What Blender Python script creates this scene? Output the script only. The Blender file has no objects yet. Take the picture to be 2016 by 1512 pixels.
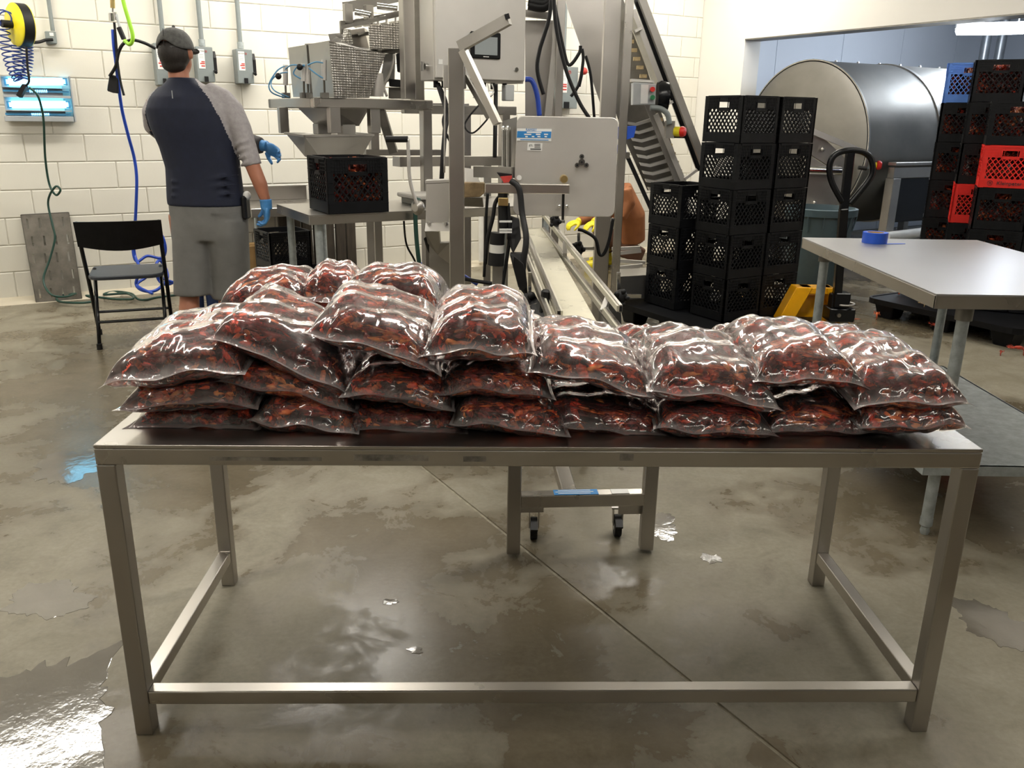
import bpy, math, random
import numpy as np
from mathutils import Vector, Matrix, noise
random.seed(7); RNG = np.random.RandomState(11)
SC = bpy.context.scene
COL = SC.collection

# ------------------------------------------------------------------ camera
FPX, PIT, ROL, CAMH = 1650.0, math.radians(17.7), math.radians(0.86), 1.43
def _ray(x, y):
    u = (x-1008)/FPX; v = (756-y)/FPX
    c, s = math.cos(ROL), math.sin(ROL)
    a = u*c - v*s; b = u*s + v*c
    return (a, math.cos(PIT)+b*math.sin(PIT), -math.sin(PIT)+b*math.cos(PIT))
def at(x, y, Y):
    """world point seen at photo pixel (x, y), at distance Y down the room"""
    d = _ray(x, y); t = Y/d[1]
    return Vector((d[0]*t, Y, CAMH+d[2]*t))
def atz(x, y, z):
    d = _ray(x, y); t = (z-CAMH)/d[2]
    return Vector((d[0]*t, d[1]*t, z))
WA, WB = 8.648, 0.587            # rear wall: Y = WA + WB*X
def atw(x, y, off=0.0):
    d = _ray(x, y); t = (WA-off*1.16)/(d[1]-WB*d[0])
    return Vector((d[0]*t, d[1]*t, CAMH+d[2]*t))
cam_d = bpy.data.cameras.new('camera'); cam = bpy.data.objects.new('camera', cam_d); COL.objects.link(cam)
_c, _s = math.cos(ROL), math.sin(ROL)
_r0 = Vector((1, 0, 0)); _u0 = Vector((0, math.sin(PIT), math.cos(PIT))); _f = Vector((0, math.cos(PIT), -math.sin(PIT)))
_R = _c*_r0 + _s*_u0; _U = -_s*_r0 + _c*_u0
_M = Matrix((_R, _U, -_f)).transposed().to_4x4(); _M.translation = Vector((0, 0, CAMH))
cam.matrix_world = _M
cam_d.sensor_width = 36; cam_d.lens = FPX/2016*36; cam_d.clip_start = .05; cam_d.clip_end = 60
SC.camera = cam
SC.view_settings.view_transform = 'Standard'; SC.view_settings.look = 'None'
SC.view_settings.gamma = 1.0; SC.view_settings.use_curve_mapping = False
SC.view_settings.exposure = 0.42
SC.cycles.transparent_max_bounces = 24
SC.cycles.max_bounces = 8; SC.cycles.glossy_bounces = 4; SC.cycles.diffuse_bounces = 4
SC.cycles.caustics_reflective = False; SC.cycles.caustics_refractive = False
SC.cycles.sample_clamp_indirect = 6.0
wd = bpy.data.worlds.new('world'); SC.world = wd; wd.use_nodes = True
wd.node_tree.nodes['Background'].inputs[0].default_value = (.9, .92, 1, 1)
wd.node_tree.nodes['Background'].inputs[1].default_value = 0.05

WDIR = Vector((1, WB, 0)).normalized()          # along the rear wall, to the right
WNRM = Vector((WB, -1, 0)).normalized()         # out of the rear wall, into the room
WANG = math.atan2(WB, 1)
CORNER = Vector((2.0, WA+WB*2.0, 0))
CEIL = 3.7

# ------------------------------------------------------------------ helpers
XF = {}; KIDS = {}
def _reg(o, parent):
    KIDS.setdefault(o.name, [])
    if parent is not None:
        o.parent = parent; KIDS.setdefault(parent.name, []).append(o)
        XF[o.name] = XF[parent.name]
    else:
        XF[o.name] = (Vector((0, 0, 0)), 0.0)
def thing(name, label, cat, loc=(0, 0, 0), rz=0.0, group=None):
    o = bpy.data.objects.new(name, None); COL.objects.link(o)
    o.empty_display_size = .1
    o.location = loc; o.rotation_euler = (0, 0, rz)
    _reg(o, None); XF[o.name] = (Vector(loc), rz)
    o['label'] = label; o['category'] = cat
    if group: o['group'] = group
    return o
def tag(o, label=None, cat=None, group=None, kind=None):
    for k, v in (('label', label), ('category', cat), ('group', group), ('kind', kind)):
        if v: o[k] = v
    return o
def copy_tree(o, parent=None):
    c = o.copy(); COL.objects.link(c); KIDS[c.name] = []
    if parent is not None:
        c.parent = parent; KIDS[parent.name].append(c)
    XF[c.name] = XF[o.name]
    for ch in KIDS.get(o.name, []): copy_tree(ch, c)
    return c
def frame(d, up=None):
    d = Vector(d).normalized()
    up = Vector(up) if up is not None else (Vector((0, 0, 1)) if abs(d.z) < .95 else Vector((0, 1, 0)))
    x = d.cross(up)
    if x.length < 1e-5: x = d.cross(Vector((1, 0, 0)))
    x.normalize(); y = x.cross(d).normalized()
    return x, y
class MB:
    def __init__(s): s.v = []; s.f = []; s.m = []; s.mi = 0
    def add(s, vs, fs):
        n = len(s.v); s.v += [tuple(p) for p in vs]; s.f += [tuple(i+n for i in f) for f in fs]; s.m += [s.mi]*len(fs); return s
    def hexa(s, p):
        return s.add(p, [(0, 3, 2, 1), (4, 5, 6, 7), (0, 1, 5, 4), (1, 2, 6, 5), (2, 3, 7, 6), (3, 0, 4, 7)])
    def box(s, c, d, rz=0.0, ax=None):
        c = Vector(c); hx, hy, hz = d[0]/2, d[1]/2, d[2]/2
        if ax: X, Y, Z = [Vector(a).normalized() for a in ax]
        else:
            X = Vector((math.cos(rz), math.sin(rz), 0)); Y = Vector((-math.sin(rz), math.cos(rz), 0)); Z = Vector((0, 0, 1))
        return s.hexa([c+X*i*hx+Y*j*hy+Z*k*hz for k in (-1, 1) for i, j in ((-1, -1), (1, -1), (1, 1), (-1, 1))])
    def bar(s, a, b, w, h=None, up=None):
        h = h or w; a = Vector(a); b = Vector(b); x, y = frame(b-a, up)
        return s.hexa([q+x*i*w/2+y*j*h/2 for q in (a, b) for i, j in ((-1, -1), (1, -1), (1, 1), (-1, 1))])
    def tube(s, pts, r, n=8, cap=True):
        pts = [Vector(p) for p in pts]; rs = r if isinstance(r, (list, tuple)) else [r]*len(pts)
        vs = []; x = None
        for i, p in enumerate(pts):
            d = (pts[min(i+1, len(pts)-1)]-pts[max(i-1, 0)]).normalized()
            if x is None: x, y = frame(d)
            else:
                x = (x-d*x.dot(d))
                if x.length < 1e-6: x, _ = frame(d)
                x.normalize()
            y = d.cross(x)
            for k in range(n):
                a = 2*math.pi*k/n; vs.append(p+(x*math.cos(a)+y*math.sin(a))*rs[i])
        fs = [(i*n+k, i*n+(k+1) % n, (i+1)*n+(k+1) % n, (i+1)*n+k) for i in range(len(pts)-1) for k in range(n)]
        if cap: fs += [tuple(range(n-1, -1, -1)), tuple((len(pts)-1)*n+k for k in range(n))]
        return s.add(vs, fs)
    def cyl(s, a, b, r, n=20): return s.tube([a, b], r, n)
    def ring(s, c, ax, R, r, n=20, m=6, a0=0, a1=2*math.pi):
        c = Vector(c); x, y = frame(ax); full = abs(a1-a0-2*math.pi) < 1e-4
        k = n if full else n+1
        pts = [c+(x*math.cos(a0+(a1-a0)*i/n)+y*math.sin(a0+(a1-a0)*i/n))*R for i in range(k)]
        if full: pts.append(pts[0])
        return s.tube(pts, r, m, cap=not full)
    def lathe(s, prof, c, ax=(0, 0, 1), n=24):
        c = Vector(c); a = Vector(ax).normalized(); x, y = frame(a); vs = []
        for r, z in prof:
            for k in range(n):
                t = 2*math.pi*k/n; vs.append(c+a*z+(x*math.cos(t)+y*math.sin(t))*r)
        fs = [(i*n+k, i*n+(k+1) % n, (i+1)*n+(k+1) % n, (i+1)*n+k) for i in range(len(prof)-1) for k in range(n)]
        return s.add(vs, fs)
    def prism(s, pts, ext):
        pts = [Vector(p) for p in pts]; e = Vector(ext); n = len(pts)
        return s.add(pts+[p+e for p in pts], [tuple(range(n-1, -1, -1)), tuple(range(n, 2*n))]+[(i, (i+1) % n, n+(i+1) % n, n+i) for i in range(n)])
    def quad(s, a, b, c, d, t=.002):
        a, b, c, d = map(Vector, (a, b, c, d)); nrm = (b-a).cross(c-a).normalized()*t
        return s.prism([a, b, c, d], nrm)
    def grid(s, fn, nu, nv, closeu=False, closev=False):
        vs = [fn(i, j) for i in range(nu) for j in range(nv)]
        fs = []
        for i in range(nu if closeu else nu-1):
            for j in range(nv if closev else nv-1):
                a = i*nv+j; b = ((i+1) % nu)*nv+j; c = ((i+1) % nu)*nv+(j+1) % nv; d = i*nv+(j+1) % nv
                fs.append((a, b, c, d))
        return s.add(vs, fs)
    def ell(s, c, r, n=12, m=8, ax=None):
        c = Vector(c); r = r if isinstance(r, (tuple, list)) else (r, r, r)
        X, Y, Z = [Vector(a) for a in ax] if ax else (Vector((1, 0, 0)), Vector((0, 1, 0)), Vector((0, 0, 1)))
        vs = [c-Z*r[2]]; fs = []
        for i in range(1, m):
            ph = -math.pi/2+math.pi*i/m
            for k in range(n):
                t = 2*math.pi*k/n; vs.append(c+X*r[0]*math.cos(ph)*math.cos(t)+Y*r[1]*math.cos(ph)*math.sin(t)+Z*r[2]*math.sin(ph))
        vs.append(c+Z*r[2]); L = len(vs)-1
        for k in range(n): fs.append((0, 1+(k+1) % n, 1+k)); fs.append((L, L-n+k, L-n+(k+1) % n))
        for i in range(m-2):
            for k in range(n): fs.append((1+i*n+k, 1+i*n+(k+1) % n, 1+(i+1)*n+(k+1) % n, 1+(i+1)*n+k))
        return s.add(vs, fs)
    def mesh(s, name, mat, local=None, smooth=False):
        me = bpy.data.meshes.new(name)
        vs = s.v
        if local:
            L, rz = local
            if L.length > 0 or rz:
                a = np.array(vs) - np.array(L); c, q = math.cos(-rz), math.sin(-rz)
                vs = np.stack([a[:, 0]*c-a[:, 1]*q, a[:, 0]*q+a[:, 1]*c, a[:, 2]], 1).tolist()
        me.from_pydata(vs, [], s.f); me.update()
        mats = mat if isinstance(mat, (list, tuple)) else [mat]
        for m_ in mats: me.materials.append(m_)
        if len(mats) > 1: me.polygons.foreach_set('material_index', s.m)
        if smooth: me.polygons.foreach_set('use_smooth', [True]*len(s.f))
        return me
    def build(s, name, mat, parent=None, bevel=0, smooth=False, world=True, seg=1, auto=None):
        loc = XF[parent.name] if (parent is not None and world) else None
        o = bpy.data.objects.new(name, s.mesh(name, mat, loc, smooth or auto)); COL.objects.link(o)
        _reg(o, parent)
        if auto:
            me = o.data; bm_sharp(me, auto)
        if bevel:
            b = o.modifiers.new('bevel', 'BEVEL'); b.width = bevel; b.segments = seg; b.limit_method = 'ANGLE'; b.angle_limit = math.radians(40)
            b.harden_normals = False
        return o
def bm_sharp(me, deg=40):
    import bmesh
    bm = bmesh.new(); bm.from_mesh(me); lim = math.radians(deg)
    for e in bm.edges:
        if len(e.link_faces) == 2 and e.calc_face_angle(0) > lim: e.smooth = False
    bm.to_mesh(me); bm.free()
def solo(mb, name, mat, label, cat, group=None, **k):
    """a thing that is one mesh; origin at its base"""
    a = np.array(mb.v); lo = a.min(0); hi = a.max(0)
    L = Vector(((lo[0]+hi[0])/2, (lo[1]+hi[1])/2, lo[2]))
    mb.v = [tuple(p) for p in (a-np.array(L)).tolist()]
    o = mb.build(name, mat, None, **k); o.location = L; XF[o.name] = (L, 0.0)
    return tag(o, label, cat, group)
def struct(mb, name, mat, parent=None, **k):
    o = mb.build(name, mat, parent, **k)
    if parent is None: o['kind'] = 'structure'
    return o
def smooth_path(pts, n=6):
    pts = [Vector(p) for p in pts]; out = []
    P = [pts[0]]+pts+[pts[-1]]
    for i in range(1, len(P)-2):
        for k in range(n):
            t = k/n; a, b, c, d = P[i-1], P[i], P[i+1], P[i+2]
            out.append(.5*((2*b)+(c-a)*t+(2*a-5*b+4*c-d)*t*t+(3*b-a-3*c+d)*t*t*t))
    out.append(pts[-1]); return out
def text(name, body, size, mat, parent, pos, xdir, ydir, ext=.0006, align='CENTER'):
    cu = bpy.data.curves.new(name, 'FONT'); cu.body = body; cu.size = size; cu.extrude = ext
    cu.align_x = align; cu.align_y = 'CENTER'; cu.resolution_u = 2; cu.materials.append(mat)
    X = Vector(xdir).normalized(); Z = X.cross(Vector(ydir)).normalized(); Y = Z.cross(X)
    M = Matrix((X, Y, Z)).transposed().to_4x4(); M.translation = Vector(pos)
    tmp = bpy.data.objects.new(name, cu); COL.objects.link(tmp)
    bpy.context.view_layer.update()
    me = bpy.data.meshes.new_from_object(tmp.evaluated_get(bpy.context.evaluated_depsgraph_get()))
    bpy.data.objects.remove(tmp)
    L, rz = XF[parent.name] if parent is not None else (Vector(), 0)
    me.transform(Matrix.Rotation(-rz, 4, 'Z') @ Matrix.Translation(-L) @ M)
    o = bpy.data.objects.new(name, me); COL.objects.link(o); _reg(o, parent)
    return o

# ------------------------------------------------------------------ materials
def newmat(name):
    m = bpy.data.materials.new(name); m.use_nodes = True; nt = m.node_tree
    return m, nt, nt.nodes['Principled BSDF']
def _n(nt, t, **k):
    n = nt.nodes.new(t)
    for a, b in k.items():
        if a in n.inputs.keys() if hasattr(n.inputs, 'keys') else False: n.inputs[a].default_value = b
        else: setattr(n, a, b)
    return n
def noise_node(nt, scale, detail=4, rough=.6, stretch=None, coord='Object', typ=None, dist=0):
    tc = nt.nodes.new('ShaderNodeTexCoord'); n = nt.nodes.new('ShaderNodeTexNoise')
    if typ: n.noise_type = typ
    n.inputs['Scale'].default_value = scale; n.inputs['Detail'].default_value = detail; n.inputs['Roughness'].default_value = rough
    n.inputs['Distortion'].default_value = dist
    if stretch:
        mp = nt.nodes.new('ShaderNodeMapping'); mp.inputs['Scale'].default_value = stretch
        nt.links.new(tc.outputs[coord], mp.inputs[0]); nt.links.new(mp.outputs[0], n.inputs['Vector'])
    else: nt.links.new(tc.outputs[coord], n.inputs['Vector'])
    return n
def ramp(nt, src, stops):
    r = nt.nodes.new('ShaderNodeValToRGB'); el = r.color_ramp.elements
    while len(el) < len(stops): el.new(.5)
    for e, (p, c) in zip(el, stops):
        e.position = p; e.color = (*c, 1) if not isinstance(c, (int, float)) else (c, c, c, 1)
    nt.links.new(src, r.inputs[0]); return r
def plain(name, col, rough=.5, metal=0, var=.12, scale=14, bump=0, bscale=60, coat=0, stretch=None, rvar=.0, spec=.5):
    m, nt, b = newmat(name)
    b.inputs['Roughness'].default_value = rough; b.inputs['Metallic'].default_value = metal
    b.inputs['Specular IOR Level'].default_value = spec
    n = noise_node(nt, scale, stretch=stretch)
    r = ramp(nt, n.outputs['Fac'], [(.3, tuple(c*(1-var) for c in col)), (.7, tuple(min(1, c*(1+var)) for c in col))])
    nt.links.new(r.outputs[0], b.inputs['Base Color'])
    if rvar:
        r2 = ramp(nt, n.outputs['Fac'], [(.25, max(.02, rough-rvar)), (.75, min(1, rough+rvar))])
        nt.links.new(r2.outputs[0], b.inputs['Roughness'])
    if bump:
        n2 = noise_node(nt, bscale, stretch=stretch); bp = nt.nodes.new('ShaderNodeBump'); bp.inputs['Strength'].default_value = bump; bp.inputs['Distance'].default_value = .002
        nt.links.new(n2.outputs['Fac'], bp.inputs['Height']); nt.links.new(bp.outputs[0], b.inputs['Normal'])
    if coat: b.inputs['Coat Weight'].default_value = coat
    return m
def emis(name, col, st):
    m, nt, b = newmat(name); b.inputs['Base Color'].default_value = (*col, 1)
    b.inputs['Emission Color'].default_value = (*col, 1); b.inputs['Emission Strength'].default_value = st; return m
M = {}
M['steel'] = plain('brushed_steel', (.43, .41, .385), .34, 1, .06, 3, rvar=.06)
M['steel_h'] = plain('brushed_steel_long', (.5, .475, .44), .3, 1, .06, 3, rvar=.06)
M['steel_dull'] = plain('dull_steel', (.36, .345, .32), .42, .9, .1, 5, rvar=.1)
M['steel_light'] = plain('satin_steel_panel', (.62, .6, .57), .45, .65, .05, 3, rvar=.05)
M['steel_dark'] = plain('dark_steel', (.2, .19, .17), .45, .9, .2, 8, rvar=.1)
M['chrome'] = plain('chrome', (.75, .75, .74), .12, 1, .03)
M['galv'] = plain('galvanised_steel', (.4, .44, .45), .5, .6, .22, 30, .1, 80, rvar=.1)
M['drum'] = plain('rolled_steel_drum', (.24, .23, .21), .5, .9, .2, 2.2, .2, 8, stretch=(1, .5, 1), rvar=.1)
M['blackpl'] = plain('black_plastic', (.006, .0065, .008), .42, 0, .3, 20, .05, spec=.22)
M['black'] = plain('black_rubber', (.009, .009, .01), .5, 0, .2, spec=.3)
M['blackmetal'] = plain('black_enamel', (.006, .0065, .008), .25, 0, .2, spec=.35)
M['chairseat'] = plain('charcoal_plastic', (.035, .042, .055), .45, 0, .1, 30, .1, 300)
M['redpl'] = plain('red_plastic', (.75, .022, .015), .4, 0, .08)
M['bluecrate'] = plain('blue_crate_plastic', (.1, .26, .78), .4, 0, .06)
M['bluepl'] = plain('blue_plastic', (.02, .1, .62), .4, 0, .08)
M['bluehose'] = plain('blue_hose', (.015, .06, .42), .35, 0, .1)
M['paleblue'] = plain('pale_blue_hose', (.12, .35, .6), .35, 0, .1)
M['greenhose'] = plain('green_hose', (.3, .62, .03), .4, 0, .1)
M['darkgreen'] = plain('dark_green_cord', (.015, .06, .045), .45, 0, .1)
M['yellow'] = plain('yellow_paint', (.86, .5, .01), .35, 0, .1, 6)
M['yellowb'] = plain('bright_yellow', (.85, .72, .02), .4, 0, .06)
M['jack'] = plain('pallet_jack_yellow', (.88, .42, .005), .33, 0, .12, 5, coat=.3)
M['greybox'] = plain('grey_enamel', (.23, .26, .26), .42, 0, .06)
M['greylite'] = plain('light_grey_enamel', (.45, .47, .48), .42, 0, .06)
M['greybin'] = plain('slate_plastic_bin', (.06, .1, .12), .5, 0, .1)
M['white'] = plain('white_label', (.82, .82, .8), .5, 0, .04)
M['whitepl'] = plain('white_plastic', (.75, .74, .7), .4, 0, .05)
M['print'] = plain('dark_print', (.03, .03, .035), .6, 0, .05)
M['redprint'] = plain('red_print', (.55, .05, .04), .6, 0, .05)
M['blueprint'] = plain('blue_print', (.03, .22, .55), .45, 0, .05)
M['belt'] = plain('cream_belt', (.74, .7, .56), .3, 0, .1, 5, rvar=.08)
M['beige'] = plain('beige_rail', (.6, .57, .47), .45, 0, .06)
M['card'] = plain('cardboard', (.5, .31, .13), .8, 0, .1)
M['brass'] = plain('brass', (.6, .45, .2), .3, 1, .1)
M['wood'] = plain('worn_wood', (.5, .38, .2), .6, 0, .35, 25)
M['rust'] = plain('rust_weld', (.2, .11, .05), .6, .4, .3)
M['screen'] = plain('grey_screen', (.3, .33, .34), .15, 0, .03)
M['pipe_dark'] = plain('dark_pipe', (.04, .045, .05), .35, .3, .1)

def dimple():
    m, nt, b = newmat('dimpled_steel'); b.inputs['Metallic'].default_value = 1; b.inputs['Roughness'].default_value = .38; b.inputs['Base Color'].default_value = (.55, .53, .5, 1)
    tc = nt.nodes.new('ShaderNodeTexCoord'); v = nt.nodes.new('ShaderNodeTexVoronoi'); v.inputs['Scale'].default_value = 75; v.inputs['Randomness'].default_value = 0
    nt.links.new(tc.outputs['Object'], v.inputs['Vector']); bp = nt.nodes.new('ShaderNodeBump'); bp.inputs['Strength'].default_value = .8; bp.inputs['Distance'].default_value = .006
    nt.links.new(v.outputs['Distance'], bp.inputs['Height']); nt.links.new(bp.outputs[0], b.inputs['Normal'])
    r = ramp(nt, v.outputs['Distance'], [(.1, (.6, .58, .55)), (.5, (.3, .29, .27))]); nt.links.new(r.outputs[0], b.inputs['Base Color']); return m
M['dimple'] = dimple()
M['blockp'] = plain('worn_cream_block', (.5, .36, .2), .6, 0, .4, 18)
def concrete():
    m, nt, b = newmat('wet_concrete'); L = nt.links.new
    n1 = noise_node(nt, .75, 7, .62, coord='Object', dist=.35); n2 = noise_node(nt, 5, 8, .7, coord='Object', dist=.6); n3 = noise_node(nt, 60, 4, .6, coord='Object')
    base = ramp(nt, n2.outputs['Fac'], [(.2, (.165, .148, .108)), (.45, (.24, .217, .163)), (.7, (.31, .285, .225))])
    # wet film: darker, glossier
    mixn = nt.nodes.new('ShaderNodeMath'); mixn.operation = 'ADD'
    mul = nt.nodes.new('ShaderNodeMath'); mul.operation = 'MULTIPLY'; mul.inputs[1].default_value = .38
    L(n2.outputs['Fac'], mul.inputs[0]); L(n1.outputs['Fac'], mixn.inputs[0]); L(mul.outputs[0], mixn.inputs[1])
    wet = ramp(nt, mixn.outputs[0], [(.64, 0.0), (.715, 1.0)])
    mx = nt.nodes.new('ShaderNodeMixRGB'); mx.blend_type = 'MULTIPLY'
    L(base.outputs[0], mx.inputs[1]); L(wet.outputs[0], mx.inputs[0]); mx.inputs[2].default_value = (.55, .5, .43, 1)
    g = ramp(nt, n3.outputs['Fac'], [(.3, .9), (.7, 1.08)])
    m2 = nt.nodes.new('ShaderNodeMixRGB'); m2.blend_type = 'MULTIPLY'; m2.inputs[0].default_value = 1
    L(mx.outputs[0], m2.inputs[1]); L(g.outputs[0], m2.inputs[2]); L(m2.outputs[0], b.inputs['Base Color'])
    rr = ramp(nt, wet.outputs[0], [(0, .55), (1, .24)]); L(rr.outputs[0], b.inputs['Roughness'])
    b.inputs['Specular IOR Level'].default_value = .35
    bp = nt.nodes.new('ShaderNodeBump'); bp.inputs['Strength'].default_value = .25; bp.inputs['Distance'].default_value = .004
    L(n2.outputs['Fac'], bp.inputs['Height']); L(bp.outputs[0], b.inputs['Normal'])
    return m
M['floor'] = concrete()
M['joint'] = plain('joint_filler', (.3, .27, .2), .6, 0, .3, 40)
def paint(name, col, rough):
    m, nt, b = newmat(name); n = noise_node(nt, 1.1, 5, .6)
    r = ramp(nt, n.outputs['Fac'], [(.3, tuple(c*.96 for c in col)), (.7, col)]); nt.links.new(r.outputs[0], b.inputs['Base Color'])
    b.inputs['Roughness'].default_value = rough
    n2 = noise_node(nt, 70, 5, .7); bp = nt.nodes.new('ShaderNodeBump'); bp.inputs['Strength'].default_value = .25; bp.inputs['Distance'].default_value = .002
    nt.links.new(n2.outputs['Fac'], bp.inputs['Height']); nt.links.new(bp.outputs[0], b.inputs['Normal']); return m
M['block'] = paint('painted_block', (.8, .775, .69), .42)
M['mortar'] = paint('painted_mortar', (.83, .81, .73), .5)
M['wallw'] = paint('white_painted_wall', (.84, .82, .77), .5)
M['panelblue'] = paint('pale_grey_wall_panel', (.7, .74, .8), .35)
M['hallwall'] = paint('dim_hall_wall', (.16, .15, .14), .6)  # unseen walls, hall gloom put into the colour so steel reflects darker
M['ceil'] = paint('ceiling_paint', (.8, .8, .78), .6)
def crawmat():
    m, nt, b = newmat('boiled_crawfish_shell'); L = nt.links.new
    a = nt.nodes.new('ShaderNodeVertexColor'); a.layer_name = 'tint'
    n = noise_node(nt, 45, 5, .7)
    r = ramp(nt, n.outputs['Fac'], [(.32, .35), (.68, 1.5)])
    mx = nt.nodes.new('ShaderNodeMixRGB'); mx.blend_type = 'MULTIPLY'; mx.inputs[0].default_value = 1
    L(a.outputs[0], mx.inputs[1]); L(r.outputs[0], mx.inputs[2]); L(mx.outputs[0], b.inputs['Base Color'])
    b.inputs['Roughness'].default_value = .3
    return m
M['craw'] = crawmat()
def film():
    m, nt, b = newmat('clear_bag_film'); L = nt.links.new; nt.nodes.remove(b)
    out = nt.nodes['Material Output']
    tr = nt.nodes.new('ShaderNodeBsdfTransparent'); tr.inputs[0].default_value = (.97, .955, .955, 1)
    gl = nt.nodes.new('ShaderNodeBsdfGlossy'); gl.inputs['Roughness'].default_value = .085; gl.inputs[0].default_value = (1, .98, .97, 1)
    df = nt.nodes.new('ShaderNodeBsdfDiffuse'); df.inputs[0].default_value = (.85, .78, .78, 1)
    # crumpled film: a slow swell and long sharp creases
    n1 = noise_node(nt, 5, 1, .4, stretch=(1.3, .8, 1), typ='RIDGED_MULTIFRACTAL', dist=.5)
    n2 = noise_node(nt, 13, 1.5, .5, stretch=(1.5, .45, 1.5), dist=.9)
    ad = nt.nodes.new('ShaderNodeMath'); ad.operation = 'MULTIPLY_ADD'; ad.inputs[1].default_value = 1.1
    L(n2.outputs['Fac'], ad.inputs[0]); L(n1.outputs['Fac'], ad.inputs[2])
    bp = nt.nodes.new('ShaderNodeBump'); bp.inputs['Strength'].default_value = 1.0; bp.inputs['Distance'].default_value = .009
    L(ad.outputs[0], bp.inputs['Height']); L(bp.outputs[0], gl.inputs['Normal'])
    g2 = nt.nodes.new('ShaderNodeBsdfGlossy'); g2.inputs['Roughness'].default_value = .34; g2.inputs[0].default_value = (1, .93, .93, 1); L(bp.outputs[0], g2.inputs['Normal'])
    gm = nt.nodes.new('ShaderNodeMixShader'); gm.inputs[0].default_value = .28; L(gl.outputs[0], gm.inputs[1]); L(g2.outputs[0], gm.inputs[2])
    fr = nt.nodes.new('ShaderNodeFresnel'); fr.inputs['IOR'].default_value = 1.42; L(bp.outputs[0], fr.inputs['Normal'])
    mu = nt.nodes.new('ShaderNodeMath'); mu.operation = 'MULTIPLY_ADD'; mu.inputs[1].default_value = 2.6; mu.inputs[2].default_value = .0; mu.use_clamp = True
    L(fr.outputs[0], mu.inputs[0])
    a = nt.nodes.new('ShaderNodeVertexColor'); a.layer_name = 'seal'
    hz = nt.nodes.new('ShaderNodeMath'); hz.operation = 'MULTIPLY_ADD'; hz.inputs[1].default_value = .3; hz.inputs[2].default_value = .03
    L(a.outputs[0], hz.inputs[0])
    m1 = nt.nodes.new('ShaderNodeMixShader'); L(hz.outputs[0], m1.inputs[0]); L(tr.outputs[0], m1.inputs[1]); L(df.outputs[0], m1.inputs[2])
    m2 = nt.nodes.new('ShaderNodeMixShader'); L(mu.outputs[0], m2.inputs[0]); L(m1.outputs[0], m2.inputs[1]); L(gm.outputs[0], m2.inputs[2])
    L(m2.outputs[0], out.inputs[0]); return m
M['film'] = film()

# ------------------------------------------------------------------ room
def wpt(s, off, z): return CORNER + WDIR*s + WNRM*off + Vector((0, 0, z))
RD = WNRM                                        # the right-hand wall runs this way from the corner
BH = .2032; Z0 = .0326
# rear wall: backing slab + separate blocks
mb = MB(); mb.prism([wpt(-9.5, -.2, -.05), wpt(.25, -.2, -.05), wpt(.25, -.004, -.05), wpt(-9.5, -.004, -.05)], (0, 0, CEIL+.05))
rear = struct(mb, 'wall_rear', M['mortar'])
_bm = {}
def block_mesh(w):
    w = round(w, 3)
    if w not in _bm:
        q = MB(); hw, hh, e = w/2-.0025, BH/2-.0025, .006
        back = [(-hw, .01, -hh), (hw, .01, -hh), (hw, .01, hh), (-hw, .01, hh)]
        mid = [(-hw, -.0045, -hh), (hw, -.0045, -hh), (hw, -.0045, hh), (-hw, -.0045, hh)]
        fr = [(-hw+e, -.0075, -hh+e), (hw-e, -.0075, -hh+e), (hw-e, -.0075, hh-e), (-hw+e, -.0075, hh-e)]
        q.add(back+mid+fr, [(8, 9, 10, 11)]+[(i, (i+1) % 4, 4+(i+1) % 4, 4+i) for i in range(4)]+[(4+i, 4+(i+1) % 4, 8+(i+1) % 4, 8+i) for i in range(4)])
        _bm[w] = q.mesh('block', M['block'])
    return _bm[w]
for k in range(1, 14):
    e = -.2784 if k % 2 else -.0752
    ed = [0.0, e]
    while ed[-1] > -7.7: ed.append(ed[-1]-.4064)
    for a_, b_ in zip(ed, ed[1:]):
        if a_-b_ < .03: continue
        o = bpy.data.objects.new('block', block_mesh(a_-b_)); COL.objects.link(o); _reg(o, rear)
        o.location = wpt((a_+b_)/2, -.002+random.uniform(-.0005, .0005), Z0+(k-.5)*BH); o.rotation_euler = (0, 0, WANG)
# sloped sanitary curb at the foot of the rear wall
mb = MB(); mb.prism([wpt(-9.5, 0, 0), wpt(-9.5, .11, 0), wpt(-9.5, .085, .02), wpt(-9.5, 0, .045)], WDIR*9.5)
struct(mb, 'trim_1', paint('curb_paint', (.6, .54, .42), .5))
# right-hand wall with the wide opening
OS0, OS1, OH = .66, 3.93, 2.22
mb = MB(); th = -.22
def rp(s, off, z): return CORNER + RD*s - WDIR*off + Vector((0, 0, z))     # off<0: behind the wall face
mb.prism([rp(-.02, 0, 0), rp(OS0, 0, 0), rp(OS0, th, 0), rp(-.02, th, 0)], (0, 0, OH))
mb.prism([rp(OS1, 0, 0), rp(9.5, 0, 0), rp(9.5, th, 0), rp(OS1, th, 0)], (0, 0, OH))
mb.prism([rp(-.02, 0, OH), rp(9.5, 0, OH), rp(9.5, th, OH), rp(-.02, th, OH)], (0, 0, CEIL-OH))
struct(mb, 'wall_right', M['wallw'])
mb = MB(); mb.prism([rp(OS0, .004, OH-.012), rp(OS1, .004, OH-.012), rp(OS1, th, OH-.012), rp(OS0, th, OH-.012)], (0, 0, .012))
struct(mb, 'trim_2', M['steel_dark'])
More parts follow.
